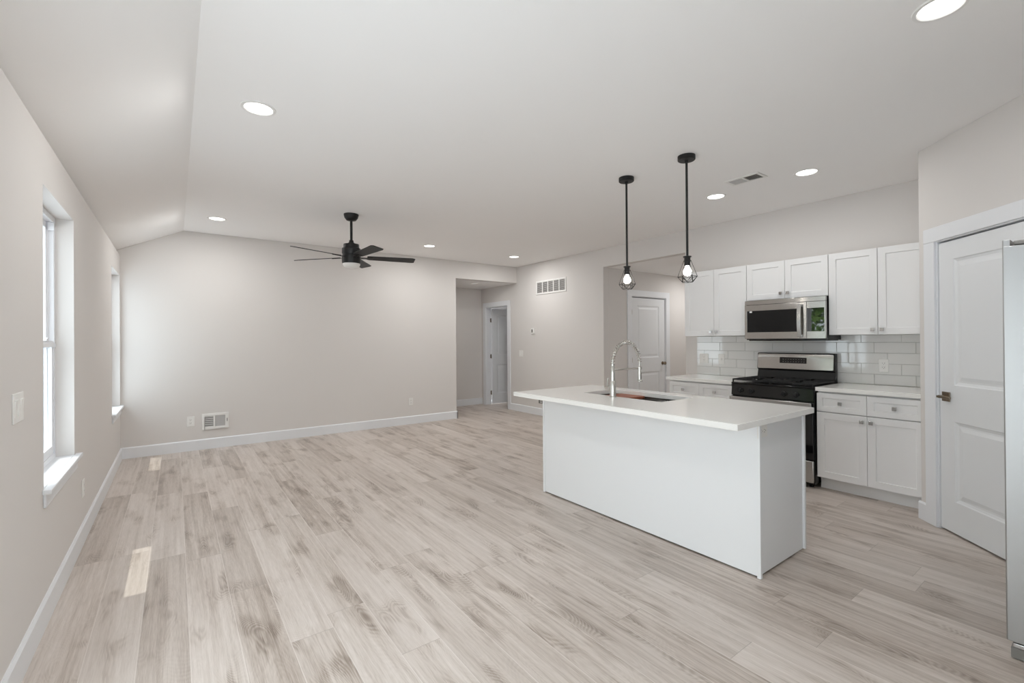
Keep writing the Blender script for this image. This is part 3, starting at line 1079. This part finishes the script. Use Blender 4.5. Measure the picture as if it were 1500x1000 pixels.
# return air grille, high on the right wall
t = thing('return_air_grille', 'white five-panel return air grille high on the right wall', 'air grille', (XR, 6.045, 2.295))
gy0, gy1, gz0, gz1 = 5.652, 6.442, 2.175, 2.415
m = MB()
ring_box(m, XR - 0.011, XR - 0.0005, gy0, gy1, gz0, gz1, 0.026)
for i in range(1, 5):
    yy = gy0 + 0.026 + (gy1 - gy0 - 0.052) * i / 5
    m.box(XR - 0.010, XR - 0.002, yy - 0.010, yy + 0.010, gz0 + 0.02, gz1 - 0.02)
build('grille_frame', m, M['plastic'], t, bevel=0.002)
build('grille_backing', MB().box(XR - 0.002, XR - 0.0005, gy0 + 0.02, gy1 - 0.02, gz0 + 0.02, gz1 - 0.02), M['slot'], t)  # dark sheet stands for the shade behind the louvers
m = MB()
n = 11
for i in range(n):
    zz = gz0 + 0.03 + (gz1 - gz0 - 0.06) * i / (n - 1)
    m.prism([(XR - 0.0022, zz - 0.0045), (XR - 0.0085, zz + 0.0045), (XR - 0.0085, zz + 0.0034), (XR - 0.0022, zz - 0.0056)], 'Y', gy0 + 0.024, gy1 - 0.024)
build('louver_bank', m, M['grille'], t)

# register low on the back wall
t = thing('wall_register', 'white two-section heat register low on the back wall', 'air vent', (0.418, YB, 0.348))
gx0, gx1, gz0, gz1 = 0.272, 0.564, 0.246, 0.450
m = MB()
for a in ((gx0, gx0 + 0.028, gz0, gz1), (gx1 - 0.040, gx1, gz0, gz1), (gx0 + 0.028, gx1 - 0.040, gz0, gz0 + 0.034), (gx0 + 0.028, gx1 - 0.040, gz1 - 0.034, gz1),
          (0.394, 0.412, gz0 + 0.034, gz1 - 0.034)):
    m.box(a[0], a[1], YB - 0.014, YB - 0.0005, a[2], a[3])
build('register_frame', m, M['plastic'], t, bevel=0.003)
build('register_backing', MB().box(gx0 + 0.02, gx1 - 0.02, YB - 0.002, YB - 0.0005, gz0 + 0.02, gz1 - 0.02), M['ducthole'], t)
for x0, x1, sg in ((gx0 + 0.028, 0.394, 1), (0.412, gx1 - 0.040, -1)):
    m = MB()
    n = 6 if sg > 0 else 10
    for i in range(n):
        zz = gz0 + 0.042 + (gz1 - gz0 - 0.084) * i / (n - 1)
        m.prism([(YB - 0.0025, zz + 0.006), (YB - 0.012, zz - 0.006), (YB - 0.012, zz - 0.006 - 0.0016), (YB - 0.0025, zz + 0.006 - 0.0016)], 'X', x0, x1)
    build('louver_bank', m, M['grille'], t)
m = MB().box(gx1 - 0.024, gx1 - 0.017, YB - 0.024, YB - 0.012, 0.335, 0.375)
build('damper_lever', m, M['grey_plastic'], t, bevel=0.001)

# ------------------------------------------------------------------ kitchen cabinets (fronts face -X)
FB, FU = XR - 0.63, XR - 0.33            # base and wall cabinet door fronts
CT = 0.92                                # worktop height


def shaker(mb, y0, y1, z0, z1, xf, rail=0.057, t=0.02, d=0.009):
    o = [(y0, z0), (y1, z0), (y1, z1), (y0, z1)]
    i = [(y0 + rail, z0 + rail), (y1 - rail, z0 + rail), (y1 - rail, z1 - rail), (y0 + rail, z1 - rail)]
    e_ = 0.002
    i2 = [(y0 + rail + e_, z0 + rail + e_), (y1 - rail - e_, z0 + rail + e_), (y1 - rail - e_, z1 - rail - e_), (y0 + rail + e_, z1 - rail - e_)]
    vs = [(xf, *p) for p in o] + [(xf, *p) for p in i] + [(xf + d, *p) for p in i2] + [(xf + t, *p) for p in o]
    fs = []
    for k in range(4):
        j = (k + 1) % 4
        fs += [(k, j, 4 + j, 4 + k), (4 + k, 4 + j, 8 + j, 8 + k), (k, 12 + k, 12 + j, j)]
    fs += [(8, 9, 10, 11), (15, 14, 13, 12)]
    return mb.add(vs, fs)


def knob(parent, x, y, z):
    m = MB()
    m.lathe([(0.0085, 0.0), (0.006, 0.003), (0.0055, 0.014), (0.012, 0.018)], (x, y, z), (-1, 0, 0), 16)
    m.box(x - 0.029, x - 0.016, y - 0.0145, y + 0.0145, z - 0.0145, z + 0.0145)
    return build('knob', m, M['chrome'], parent, bevel=0.002)


def wall_cabinet(label, y0, y1, z0, z1, kz):
    t = thing('wall_cabinet', label, 'cabinet', (XR - 0.155, (y0 + y1) / 2, z0), 'white wall cabinets')
    build('carcass', MB().box(FU + 0.036, XR - 0.001, y0 + 0.001, y1 - 0.001, z0, z1), M['cab'], t, bevel=0.001)
    ym = (y0 + y1) / 2
    for a, b, kn in ((y0 + 0.002, ym - 0.002, ym - 0.033), (ym + 0.002, y1 - 0.002, ym + 0.033)):
        d = build('door', shaker(MB(), a, b, z0 + 0.001, z1 - 0.002, FU), M['cab'], t, bevel=0.0012)
        knob(d, FU, kn, kz)
    return t


wall_cabinet('white two-door wall cabinet left of the microwave, beside the passage', 2.482, 3.226, 1.392, 2.150, 1.438)
wall_cabinet('short white two-door wall cabinet directly above the microwave', 1.7145, 2.4805, 1.762, 2.150, 1.817)
wall_cabinet('white two-door wall cabinet right of the microwave, beside the pantry', 0.964, 1.713, 1.388, 2.150, 1.432)


def base_cabinet(label, y0, y1, ym=None):
    t = thing('base_cabinet', label, 'cabinet', (XR - 0.30, (y0 + y1) / 2, 0), 'white base cabinets')
    zt = CT - 0.036
    build('carcass', MB().box(FB + 0.036, XR - 0.001, y0 + 0.001, y1 - 0.001, 0.112, zt), M['cab'], t, bevel=0.001)
    build('toe_kick', MB().box(FB + 0.085, FB + 0.10, y0 + 0.004, y1 - 0.001, 0.001, 0.112), M['cab'], t)
    ym = (y0 + y1) / 2
    for a, b, kn in ((y0 + 0.002, ym - 0.0015, ym - 0.032), (ym + 0.0015, y1 - 0.002, ym + 0.032)):
        d = build('drawer', shaker(MB(), a, b, 0.705, zt - 0.014, FB, rail=0.046), M['cab'], t, bevel=0.0012)
        knob(d, FB, (a + b) / 2, 0.787)
        d = build('door', shaker(MB(), a, b, 0.114, 0.698, FB), M['cab'], t, bevel=0.0012)
        knob(d, FB, kn, 0.650)
    return t


base_cabinet('white base cabinet left of the stove, by the passage opening', 2.486, 3.242)
base_cabinet('white base cabinet right of the stove, between stove and pantry', 0.964, 1.712)

for lab, y0, y1 in (('white quartz worktop left of the stove, on the base cabinet', 2.484, 3.272),
                    ('white quartz worktop right of the stove, on the base cabinet', 0.964, 1.714)):
    tag(build('worktop', MB().box(FB - 0.022, XR - 0.0115, y0, y1, CT - 0.035, CT), M['quartz'], bevel=0.002), lab, 'worktop', 'worktops by the stove')

# backsplash of long white tiles, each row stepped by a third
bs = thing('tile_backsplash', 'glossy white subway tile backsplash between worktops and wall cabinets', 'backsplash', (XR, 2.1, CT))
build('grout', MB().box(XR - 0.006, XR - 0.0004, 0.966, 3.268, CT + 0.0005, 1.39), M['grout'], bs)
tl = MB()
TW, TH, GP = 0.302, 0.0995, 0.0025
for r in range(5):
    z0 = CT - 0.002 + r * TH
    z1 = min(z0 + TH, 1.387)
    z0 = max(z0, CT + 0.001)
    ph = 1.455 + (r % 3) * 0.1007
    y = ph - 6 * TW
    while y < 3.27:
        a, b = max(y + GP / 2, 0.967), min(y + TW - GP / 2, 3.267)
        if b - a > 0.01:
            x0, x1, q = XR - 0.0105, XR - 0.0055, 0.0015
            zz0, zz1 = z0 + GP / 2, z1 - GP / 2
            tl.add([(x1, a, zz0), (x1, b, zz0), (x1, b, zz1), (x1, a, zz1),
                    (x0, a + q, zz0 + q), (x0, b - q, zz0 + q), (x0, b - q, zz1 - q), (x0, a + q, zz1 - q)],
                   [(4, 5, 6, 7), (0, 1, 5, 4), (1, 2, 6, 5), (2, 3, 7, 6), (3, 0, 4, 7)])
        y += TW
build('tile', tl, M['tile'], bs)
XT = XR - 0.0105
outlet('white power outlet on the tile backsplash right of the stove', (XT, 1.383, 1.101), (0, 1, 0), RXn)
outlet('white double outlet plate on the tiles beside the passage, leftmost on the backsplash', (XT, 3.17, 1.118), (0, 1, 0), RXn, w=0.12)
outlet('white switch plate on the tiles between the double outlet and the stove', (XT, 2.945, 1.115), (0, 1, 0), RXn, kind='toggle', group=None,
       cat='light switch', name='light_switch')

# ------------------------------------------------------------------ microwave over the stove
mw = thing('microwave', 'stainless steel over-the-range microwave with black window under the short cabinet', 'microwave', (XR - 0.2, 2.09, 1.355))
MX, my0, my1, mz0, mz1 = 4.90, 1.716, 2.470, 1.356, 1.757
build('body', MB().box(MX + 0.03, XR - 0.012, my0 + 0.004, my1 - 0.004, mz0 - 0.012, mz1 - 0.001), M['black'], mw, bevel=0.002)
build('vent_panel', MB().box(MX + 0.004, MX + 0.03, my0, my1, 1.712, mz1 - 0.001), M['steel_h'], mw, bevel=0.002)
mdoor = build('door', sheet([1.878, my1], [mz0, 1.709], [(1.955, 2.446, 1.424, 1.648)], lambda u, v, d: (MX + d, u, v), 0.03), M['steel_h'], mw, bevel=0.0015)
build('window', MB().box(MX + 0.002, MX + 0.012, 1.954, 2.447, 1.423, 1.649), M['mwglass'], mdoor)
hh = MB()
pts = [(MX - 0.030 - 0.014 * math.cos(PI * (q / 12 - 0.5)) , 1.932 + 0.000 * q, 1.372 + 0.318 * q / 12) for q in range(13)]
for i in range(12):
    (xa, ya, za), (xb, yb, zb) = pts[i], pts[i + 1]
    vs = []
    for (xx, yy, zz) in ((xa, ya, za), (xb, yb, zb)):
        vs += [(xx, yy - 0.017, zz), (xx, yy + 0.017, zz), (xx + 0.012, yy + 0.017, zz), (xx + 0.012, yy - 0.017, zz)]
    fs = [(0, 1, 5, 4), (1, 2, 6, 5), (2, 3, 7, 6), (3, 0, 4, 7)]
    if i == 0: fs.append((0, 3, 2, 1))
    if i == 11: fs.append((4, 5, 6, 7))
    hh.add(vs, fs)
hh.box(MX - 0.026, MX + 0.002, 1.918, 1.946, 1.374, 1.398)
hh.box(MX - 0.026, MX + 0.002, 1.918, 1.946, 1.664, 1.688)
build('handle', hh, M['steel'], mdoor, bevel=0.003)
cp = build('control_panel', sheet([my0, 1.875], [mz0, 1.709], [(1.727, 1.873, 1.424, 1.648)], lambda u, v, d: (MX + d, u, v), 0.03), M['steel_h'], mw, bevel=0.0015)
build('keypad', MB().box(MX + 0.0015, MX + 0.012, 1.726, 1.874, 1.423, 1.649), M['mwpanel'], cp)
build('sticker', MB().box(MX + 0.0008, MX + 0.0022, 2.395, 2.420, 1.630, 1.646), M['sticker'], mdoor)
build('underside_vent', MB().box(MX + 0.05, XR - 0.03, my0 + 0.02, my1 - 0.02, mz0 - 0.022, mz0 - 0.0121), M['enamel'], mw)

# ------------------------------------------------------------------ gas range
rg = thing('gas_range', 'black and stainless gas stove with cast iron grates between the base cabinets', 'stove', (XR - 0.33, 2.1, 0))
ry0, ry1 = 1.722, 2.478
RXF = FB - 0.012                        # body front
build('body', MB().box(RXF, XR - 0.03, ry0, ry1, 0.035, 0.905), M['enamel'], rg, bevel=0.002)
for xx in (RXF + 0.05, XR - 0.09):
    for yy in (ry0 + 0.05, ry1 - 0.05):
        build('foot', MB().lathe([(0.020, 0.001), (0.020, 0.012), (0.011, 0.014), (0.011, 0.036)], (xx, yy, 0), seg=16), M['rubber_gap'], rg, smooth=True)
build('cooktop', MB().box(RXF - 0.022, XR - 0.11, ry0 - 0.001, ry1 + 0.001, 0.900, 0.916), M['enamel'], rg, bevel=0.005)
for yy in (ry0 + 0.19, ry1 - 0.19):
    for xx in (4.79, 5.04):
        bn = MB().lathe([(0.050, 0.916), (0.050, 0.922), (0.036, 0.924), (0.036, 0.932), (0.0, 0.934)], (xx, yy, 0), seg=24)
        build('burner', bn, M['iron'], rg, smooth=True)
gm0, gm1 = RXF - 0.015, XR - 0.125
for a, b in ((ry0 + 0.008, 2.0985), (2.1015, ry1 - 0.008)):
    g = MB()
    zt0, zt1 = 0.936, 0.950
    bw_ = 0.011
    ymid = (a + b) / 2
    xm = (gm0 + gm1) / 2
    for yy in (a, b - bw_):
        g.box(gm0, gm1, yy, yy + bw_, zt0, zt1)
    for xx in (gm0, xm - bw_ / 2, gm1 - bw_):
        g.box(xx, xx + bw_, a, b, zt0, zt1)
    for xx in (gm0 + (xm - gm0) * 0.5, xm + (gm1 - xm) * 0.5):
        for y1_, y2_ in ((a, ymid - 0.045), (ymid + 0.045, b)):
            g.box(xx - bw_ / 2, xx + bw_ / 2, y1_, y2_, zt0, zt1 + 0.002)
    for q in (0.17, 0.33, 0.67, 0.83):
        xx = gm0 + (gm1 - gm0) * q
        g.box(xx - 0.004, xx + 0.004, a, a + 0.10, zt0 + 0.001, zt1)
        g.box(xx - 0.004, xx + 0.004, b - 0.10, b, zt0 + 0.001, zt1)
    for x1_, x2_ in ((gm0, xm - 0.17), (xm - 0.08, xm + 0.08), (xm + 0.17, gm1)):
        g.box(x1_, x2_, ymid - bw_ / 2, ymid + bw_ / 2, zt0, zt1 + 0.002)
    for xx in (gm0, gm1 - bw_):
        for yy in (a, b - bw_):
            g.box(xx, xx + bw_, yy, yy + bw_, 0.9165, zt0)
    build('grate', g, M['iron'], rg, bevel=0.002)
pc = MB().prism([(RXF - 0.026, 0.784), (RXF, 0.784), (RXF, 0.899), (RXF - 0.012, 0.899)], 'Y', ry0, ry1)
panel = build('control_panel', pc, M['enamel'], rg, bevel=0.003)
for yy in (2.384, 2.274, 1.969, 1.869):
    ax = Vector((-1, 0, 0.11)).normalized()
    c0 = Vector((RXF - 0.019, yy, 0.838))
    kb = MB().lathe([(0.026, 0.0), (0.026, 0.006), (0.020, 0.009), (0.018, 0.030), (0.016, 0.032), (0.0, 0.032)], c0, ax, 24)
    rect_plate(kb, c0 + ax * 0.03, Vector((0, 1, 0)), ax, Vector((0.11, 0, 1)).normalized(), 0.009, 0.036, 0.008)
    build('burner_knob', kb, M['black'], rg, bevel=0.001)
od = build('oven_door', MB().box(RXF - 0.032, RXF - 0.002, ry0 + 0.002, ry1 - 0.002, 0.256, 0.778), M['bglass'], rg, bevel=0.004)
oh = MB()
oh.box(RXF - 0.074, RXF - 0.056, ry0 + 0.004, ry1 - 0.004, 0.730, 0.776)
build('oven_handle', oh, M['steel'], od, bevel=0.006)
for yy in (ry0 + 0.05, ry1 - 0.05):
    oh = MB().box(RXF - 0.058, RXF - 0.030, yy - 0.014, yy + 0.014, 0.736, 0.764)
    build('handle_post', oh, M['black'], od, bevel=0.002)
build('drawer', MB().box(RXF - 0.028, RXF - 0.002, ry0 + 0.004, ry1 - 0.004, 0.050, 0.250), M['steel_h'], rg, bevel=0.008)
bg = MB().prism([(5.175, 0.905), (XR - 0.031, 0.905), (XR - 0.031, 1.205), (5.215, 1.205), (5.200, 1.200), (5.185, 1.035), (5.205, 1.020)], 'Y', ry0 + 0.022, ry1 + 0.004)
bgo = build('backguard', bg, M['black'], rg, bevel=0.004)


def round_rect(y0, y1, z0, z1, r, n=6):
    pts = []
    for cy_, cz_, a0 in ((y1 - r, z1 - r, 0), (y0 + r, z1 - r, 90), (y0 + r, z0 + r, 180), (y1 - r, z0 + r, 270)):
        for i in range(n + 1):
            a = math.radians(a0 + 90 * i / n)
            pts.append((cy_ + r * math.cos(a), cz_ + r * math.sin(a)))
    return pts


fp = MB().prism(round_rect(ry0 + 0.030, ry1 - 0.002, 1.036, 1.196, 0.014), 'X', -0.006, 0.004)
tilt = Matrix.Translation((5.185, 0, 1.035)) @ Matrix.Rotation(math.radians(5.2), 4, 'Y') @ Matrix.Translation((0, 0, -1.035))
face = build('backguard_face', fp.xf(tilt), M['steel_h'], bgo, bevel=0.002)
dp = MB().box(-0.0075, -0.005, 1.990, 2.248, 1.098, 1.160)
build('display', dp.xf(tilt), M['bglass'], bgo, bevel=0.002)
dk = MB()
for q in range(9):
    for r in range(2):
        dk.box(-0.0082, -0.0074, 2.008 + q * 0.025, 2.017 + q * 0.025, 1.112 + r * 0.024, 1.1165 + r * 0.024)
build('display_marks', dk.xf(tilt), M['grey_plastic'], bgo)

# ------------------------------------------------------------------ island
IX0, IX1, IY0, IY1 = 2.658, 3.268, 1.262, 3.160
isl = thing('kitchen_island', 'white panelled kitchen island in the middle of the room', 'kitchen island', ((IX0 + IX1) / 2, (IY0 + IY1) / 2, 0))
ZU = CT - 0.0355
build('back_panel', MB().box(IX0 + 0.004, IX0 + 0.018, IY0 + 0.022, IY1 - 0.022, 0.010, ZU), M['panel'], isl, bevel=0.001)
for a, b in ((IY0 + 0.014, IY0 + 0.028), (IY1 - 0.028, IY1 - 0.014)):
    build('end_panel', MB().box(IX0 + 0.024, IX1 - 0.024, a, b, 0.012, ZU), M['panel'], isl, bevel=0.001)
for a, b in ((IY0, IY0 + 0.021), (IY1 - 0.021, IY1)):
    build('corner_post', MB().box(IX0, IX0 + 0.023, a, b, 0.0005, ZU), M['panel'], isl, bevel=0.0015)
    build('edge_strip', MB().box(IX1 - 0.023, IX1 - 0.002, a + 0.001, b, 0.012, ZU), M['panel'], isl, bevel=0.0015)
build('carcass', MB().box(IX0 + 0.02, IX1 - 0.024, IY0 + 0.03, IY1 - 0.03, 0.10, 0.60), M['cab'], isl)
build('plinth', MB().box(IX0 + 0.024, IX1 - 0.09, IY0 + 0.036, IY1 - 0.036, 0.001, 0.10), M['rubber_gap'], isl)  # black so that it reads as the shade under the panels
w4 = (IY1 - IY0 - 0.05) / 4
for i in range(4):
    m = MB()
    a = IY0 + 0.025 + w4 * i
    shaker(m, a + 0.0015, a + w4 - 0.0015, 0.114, ZU - 0.004, 0.0)
    m.v = [Vector((IX1 - p.x, p.y, p.z)) for p in m.v]
    build('door', m, M['cab'], isl, bevel=0.0012)

SX0, SX1, SY0, SY1 = 2.750, 3.140, 1.975, 2.745
ctp = sheet([1.214, 3.150], [2.326, 3.272], [(SY0, SY1, SX0, SX1)], lambda u, v, d: (v, u, CT - d), 0.035)
tag(build('countertop', ctp, M['quartz'], bevel=0.002), 'long white quartz countertop on the island, cut out for the sink', 'countertop')

sk = thing('kitchen_sink', 'stainless undermount sink set into the island countertop', 'sink', ((SX0 + SX1) / 2, (SY0 + SY1) / 2, 0.64))
m = MB()
e_ = 0.006
zt, zl, zb = CT - 0.0355, 0.868, 0.645
lg = 0.022
m.add([(SX0 - e_, SY0 - e_, zt), (SX1 + e_, SY0 - e_, zt), (SX1 + e_, SY1 + e_, zt), (SX0 - e_, SY1 + e_, zt),
       (SX0 - e_, SY0 - e_, zl), (SX1 + e_, SY0 - e_, zl), (SX1 + e_, SY1 + e_, zl), (SX0 - e_, SY1 + e_, zl),
       (SX0 + lg, SY0 - e_, zl), (SX1 - lg, SY0 - e_, zl), (SX1 - lg, SY1 + e_, zl), (SX0 + lg, SY1 + e_, zl),
       (SX0 + lg, SY0 - e_, zb), (SX1 - lg, SY0 - e_, zb), (SX1 - lg, SY1 + e_, zb), (SX0 + lg, SY1 + e_, zb)],
      [(0, 1, 5, 4), (1, 2, 6, 5), (2, 3, 7, 6), (3, 0, 4, 7), (4, 8, 11, 7), (5, 6, 10, 9),
       (8, 9, 13, 12), (9, 10, 14, 13), (10, 11, 15, 14), (11, 8, 12, 15), (12, 13, 14, 15), (4, 5, 9, 8), (6, 7, 11, 10)])
so = build('bowl', m, M['sink'], sk)
md = so.modifiers.new('solid', 'SOLIDIFY')
md.thickness = 0.002
md.offset = 1
build('drain', MB().lathe([(0.045, zb + 0.0005), (0.043, zb + 0.004), (0.030, zb + 0.002), (0.0, zb + 0.002)], ((SX0 + SX1) / 2, 2.36, 0), seg=28), M['chrome'], sk, smooth=True)
tag(build('cutting_board', MB().box(SX0 + 0.003, SX1 - 0.003, 2.415, 2.665, zl + 0.001, zl + 0.022), M['wood'], bevel=0.003),
    'reddish wooden cutting board resting inside the island sink', 'cutting board')
dr = thing('drying_rack', 'dark roll-up drying rack laid across the right end of the island sink', 'drying rack', (2.945, 2.12, zl))
m = MB()
for i in range(9):
    yy = 2.03 + i * 0.022
    m.cyl((SX0 + 0.004, yy, zl + 0.005), (SX1 - 0.004, yy, zl + 0.005), 0.004, 8)
build('rack_rod', m, M['sink'], dr)
for xx in (SX0 + 0.008, SX1 - 0.020):
    build('rack_edge', MB().box(xx, xx + 0.012, 2.022, 2.214, zl + 0.001, zl + 0.011), M['rubber_gap'], dr, bevel=0.002)

# faucet with a spring neck
fx, fy = 2.700, 2.374
fc = thing('kitchen_faucet', 'brushed nickel spring-neck faucet standing beside the sink on the island', 'faucet', (fx, fy, CT))
build('base', MB().lathe([(0.029, CT + 0.0005), (0.029, CT + 0.006), (0.0235, CT + 0.009), (0.0235, 1.040), (0.020, 1.046), (0.0, 1.046)], (fx, fy, 0), seg=28), M['brushed'], fc, smooth=True)
build('riser', MB().lathe([(0.0175, 1.04), (0.0175, 1.150), (0.0145, 1.156), (0.0145, 1.170), (0.0, 1.170)], (fx, fy, 0), seg=24), M['brushed'], fc, smooth=True)
RA, ZA = 0.160, 1.178
path = [Vector((fx, fy, 1.16 + 0.018 * q / 4)) for q in range(4)]
path += [Vector((fx + RA - RA * math.cos(PI * q / 40), fy, ZA + RA * math.sin(PI * q / 40))) for q in range(41)]
hose = path + [Vector((fx + 2 * RA, fy, ZA - 0.04 * q / 3)) for q in range(1, 4)]
build('spout_hose', MB().tube(hose, 0.0052, 10), M['brushed'], fc, smooth=True)
# coil around the path
L_ = [0.0]
for i in range(1, len(path)):
    L_.append(L_[-1] + (path[i] - path[i - 1]).length)
tot = L_[-1]
turns, per = 25, 14
coil = []
for q in range(turns * per + 1):
    d = tot * q / (turns * per)
    i = max(j for j in range(len(L_)) if L_[j] <= d + 1e-9)
    i = min(i, len(path) - 2)
    f_ = (d - L_[i]) / (L_[i + 1] - L_[i])
    p = path[i].lerp(path[i + 1], f_)
    tg = (path[i + 1] - path[i]).normalized()
    nn = tg.cross(Vector((0, 1, 0))).normalized()
    a = 2 * PI * q / per
    coil.append(p + nn * (0.0145 * math.cos(a)) + Vector((0, 1, 0)) * (0.0145 * math.sin(a)))
build('spring_coil', MB().tube(coil, 0.0027, 6), M['brushed'], fc, smooth=True)
hx = fx + 2 * RA
build('spray_head', MB().lathe([(0.0, 1.018), (0.021, 1.018), (0.022, 1.030), (0.0135, 1.036), (0.0125, 1.120), (0.010, 1.134), (0.007, 1.146), (0.0, 1.146)], (hx, fy, 0), seg=24), M['brushed'], fc, smooth=True)
build('spray_trigger', MB().box(hx + 0.010, hx + 0.019, fy - 0.006, fy + 0.006, 1.040, 1.092), M['black'], fc, bevel=0.003)
arm = MB().cyl((fx + 0.012, fy, 1.128), (hx - 0.012, fy, 1.128), 0.006, 12)
arm.lathe([(0.017, 1.118), (0.017, 1.138)], (hx, fy, 0), seg=20)
build('support_arm', arm, M['brushed'], fc, smooth=True)
hb = MB().cyl((fx, fy + 0.015, 0.985), (fx, fy + 0.072, 0.985), 0.018, 20)
hub = build('handle_hub', hb, M['brushed'], fc, smooth=True)
lv = MB().tube([(fx, fy + 0.056, 0.995), (fx - 0.002, fy + 0.052, 1.03), (fx - 0.004, fy + 0.044, 1.066)], 0.006, 10)
build('handle_lever', lv, M['brushed'], hub, smooth=True)

t = outlet('white outlet plate on the island end panel under the countertop', (2.712, IY0 + 0.0135, 0.832), (1, 0, 0), BN, w=0.112, h=0.076, kind='none')
for q in (-0.0195, 0.0195):
    c0 = Vector((2.712 + q, IY0 + 0.0085, 0.832))
    f = build('receptacle', rect_plate(MB(), c0, Vector((1, 0, 0)), Vector(BN), UP, 0.028, 0.030, 0.003), M['plastic'], t, bevel=0.002)
    m = MB()
    for a in (-0.007, 0.007):
        rect_plate(m, c0 + Vector((-0.003, -0.0027, a)), Vector((1, 0, 0)), Vector(BN), UP, 0.009, 0.0024, 0.0006)
    m.cyl(c0 + Vector((0.008, -0.0027, 0)), c0 + Vector((0.008, -0.0033, 0)), 0.0026, 10)
    build('slot', m, M['slot'], f)

# ------------------------------------------------------------------ refrigerator
GX, GF = 2.84, 0.335
fg = thing('refrigerator', 'stainless steel refrigerator at the right edge of the picture', 'refrigerator', (GX + 0.455, -0.05, 0))
build('body', MB().box(GX + 0.004, GX + 0.906, -0.43, GF - 0.075, 0.055, 1.745), M['fridge'], fg, bevel=0.004)
for a, b in ((GX, GX + 0.452), (GX + 0.458, GX + 0.91)):
    d = MB().prism([(a, GF - 0.068), (b, GF - 0.068), (b, GF - 0.003), (b - 0.003, GF), (a + 0.003, GF), (a, GF - 0.003)], 'Z', 0.078, 1.744)
    d.prism([(a, GF - 0.024), (b, GF - 0.024), (b, GF - 0.003), (b - 0.003, GF), (a + 0.003, GF), (a, GF - 0.003)], 'Z', 1.744, 1.772)
    build('door', d, M['fridge'], fg, bevel=0.002)
build('kick_grille', MB().box(GX + 0.012, GX + 0.898, -0.38, GF - 0.012, 0.004, 0.050), M['grey_plastic'], fg, bevel=0.003)
build('roller_bracket', MB().box(GX + 0.006, GX + 0.06, GF - 0.075, GF - 0.018, 0.053, 0.072), M['chrome'], fg, bevel=0.003)
for a in (GX + 0.002, GX + 0.818):
    hc_ = MB().box(a, a + 0.09, GF - 0.20, GF - 0.032, 1.7475, 1.766)
    build('hinge_cover', hc_, M['grey_plastic'], fg, bevel=0.005)
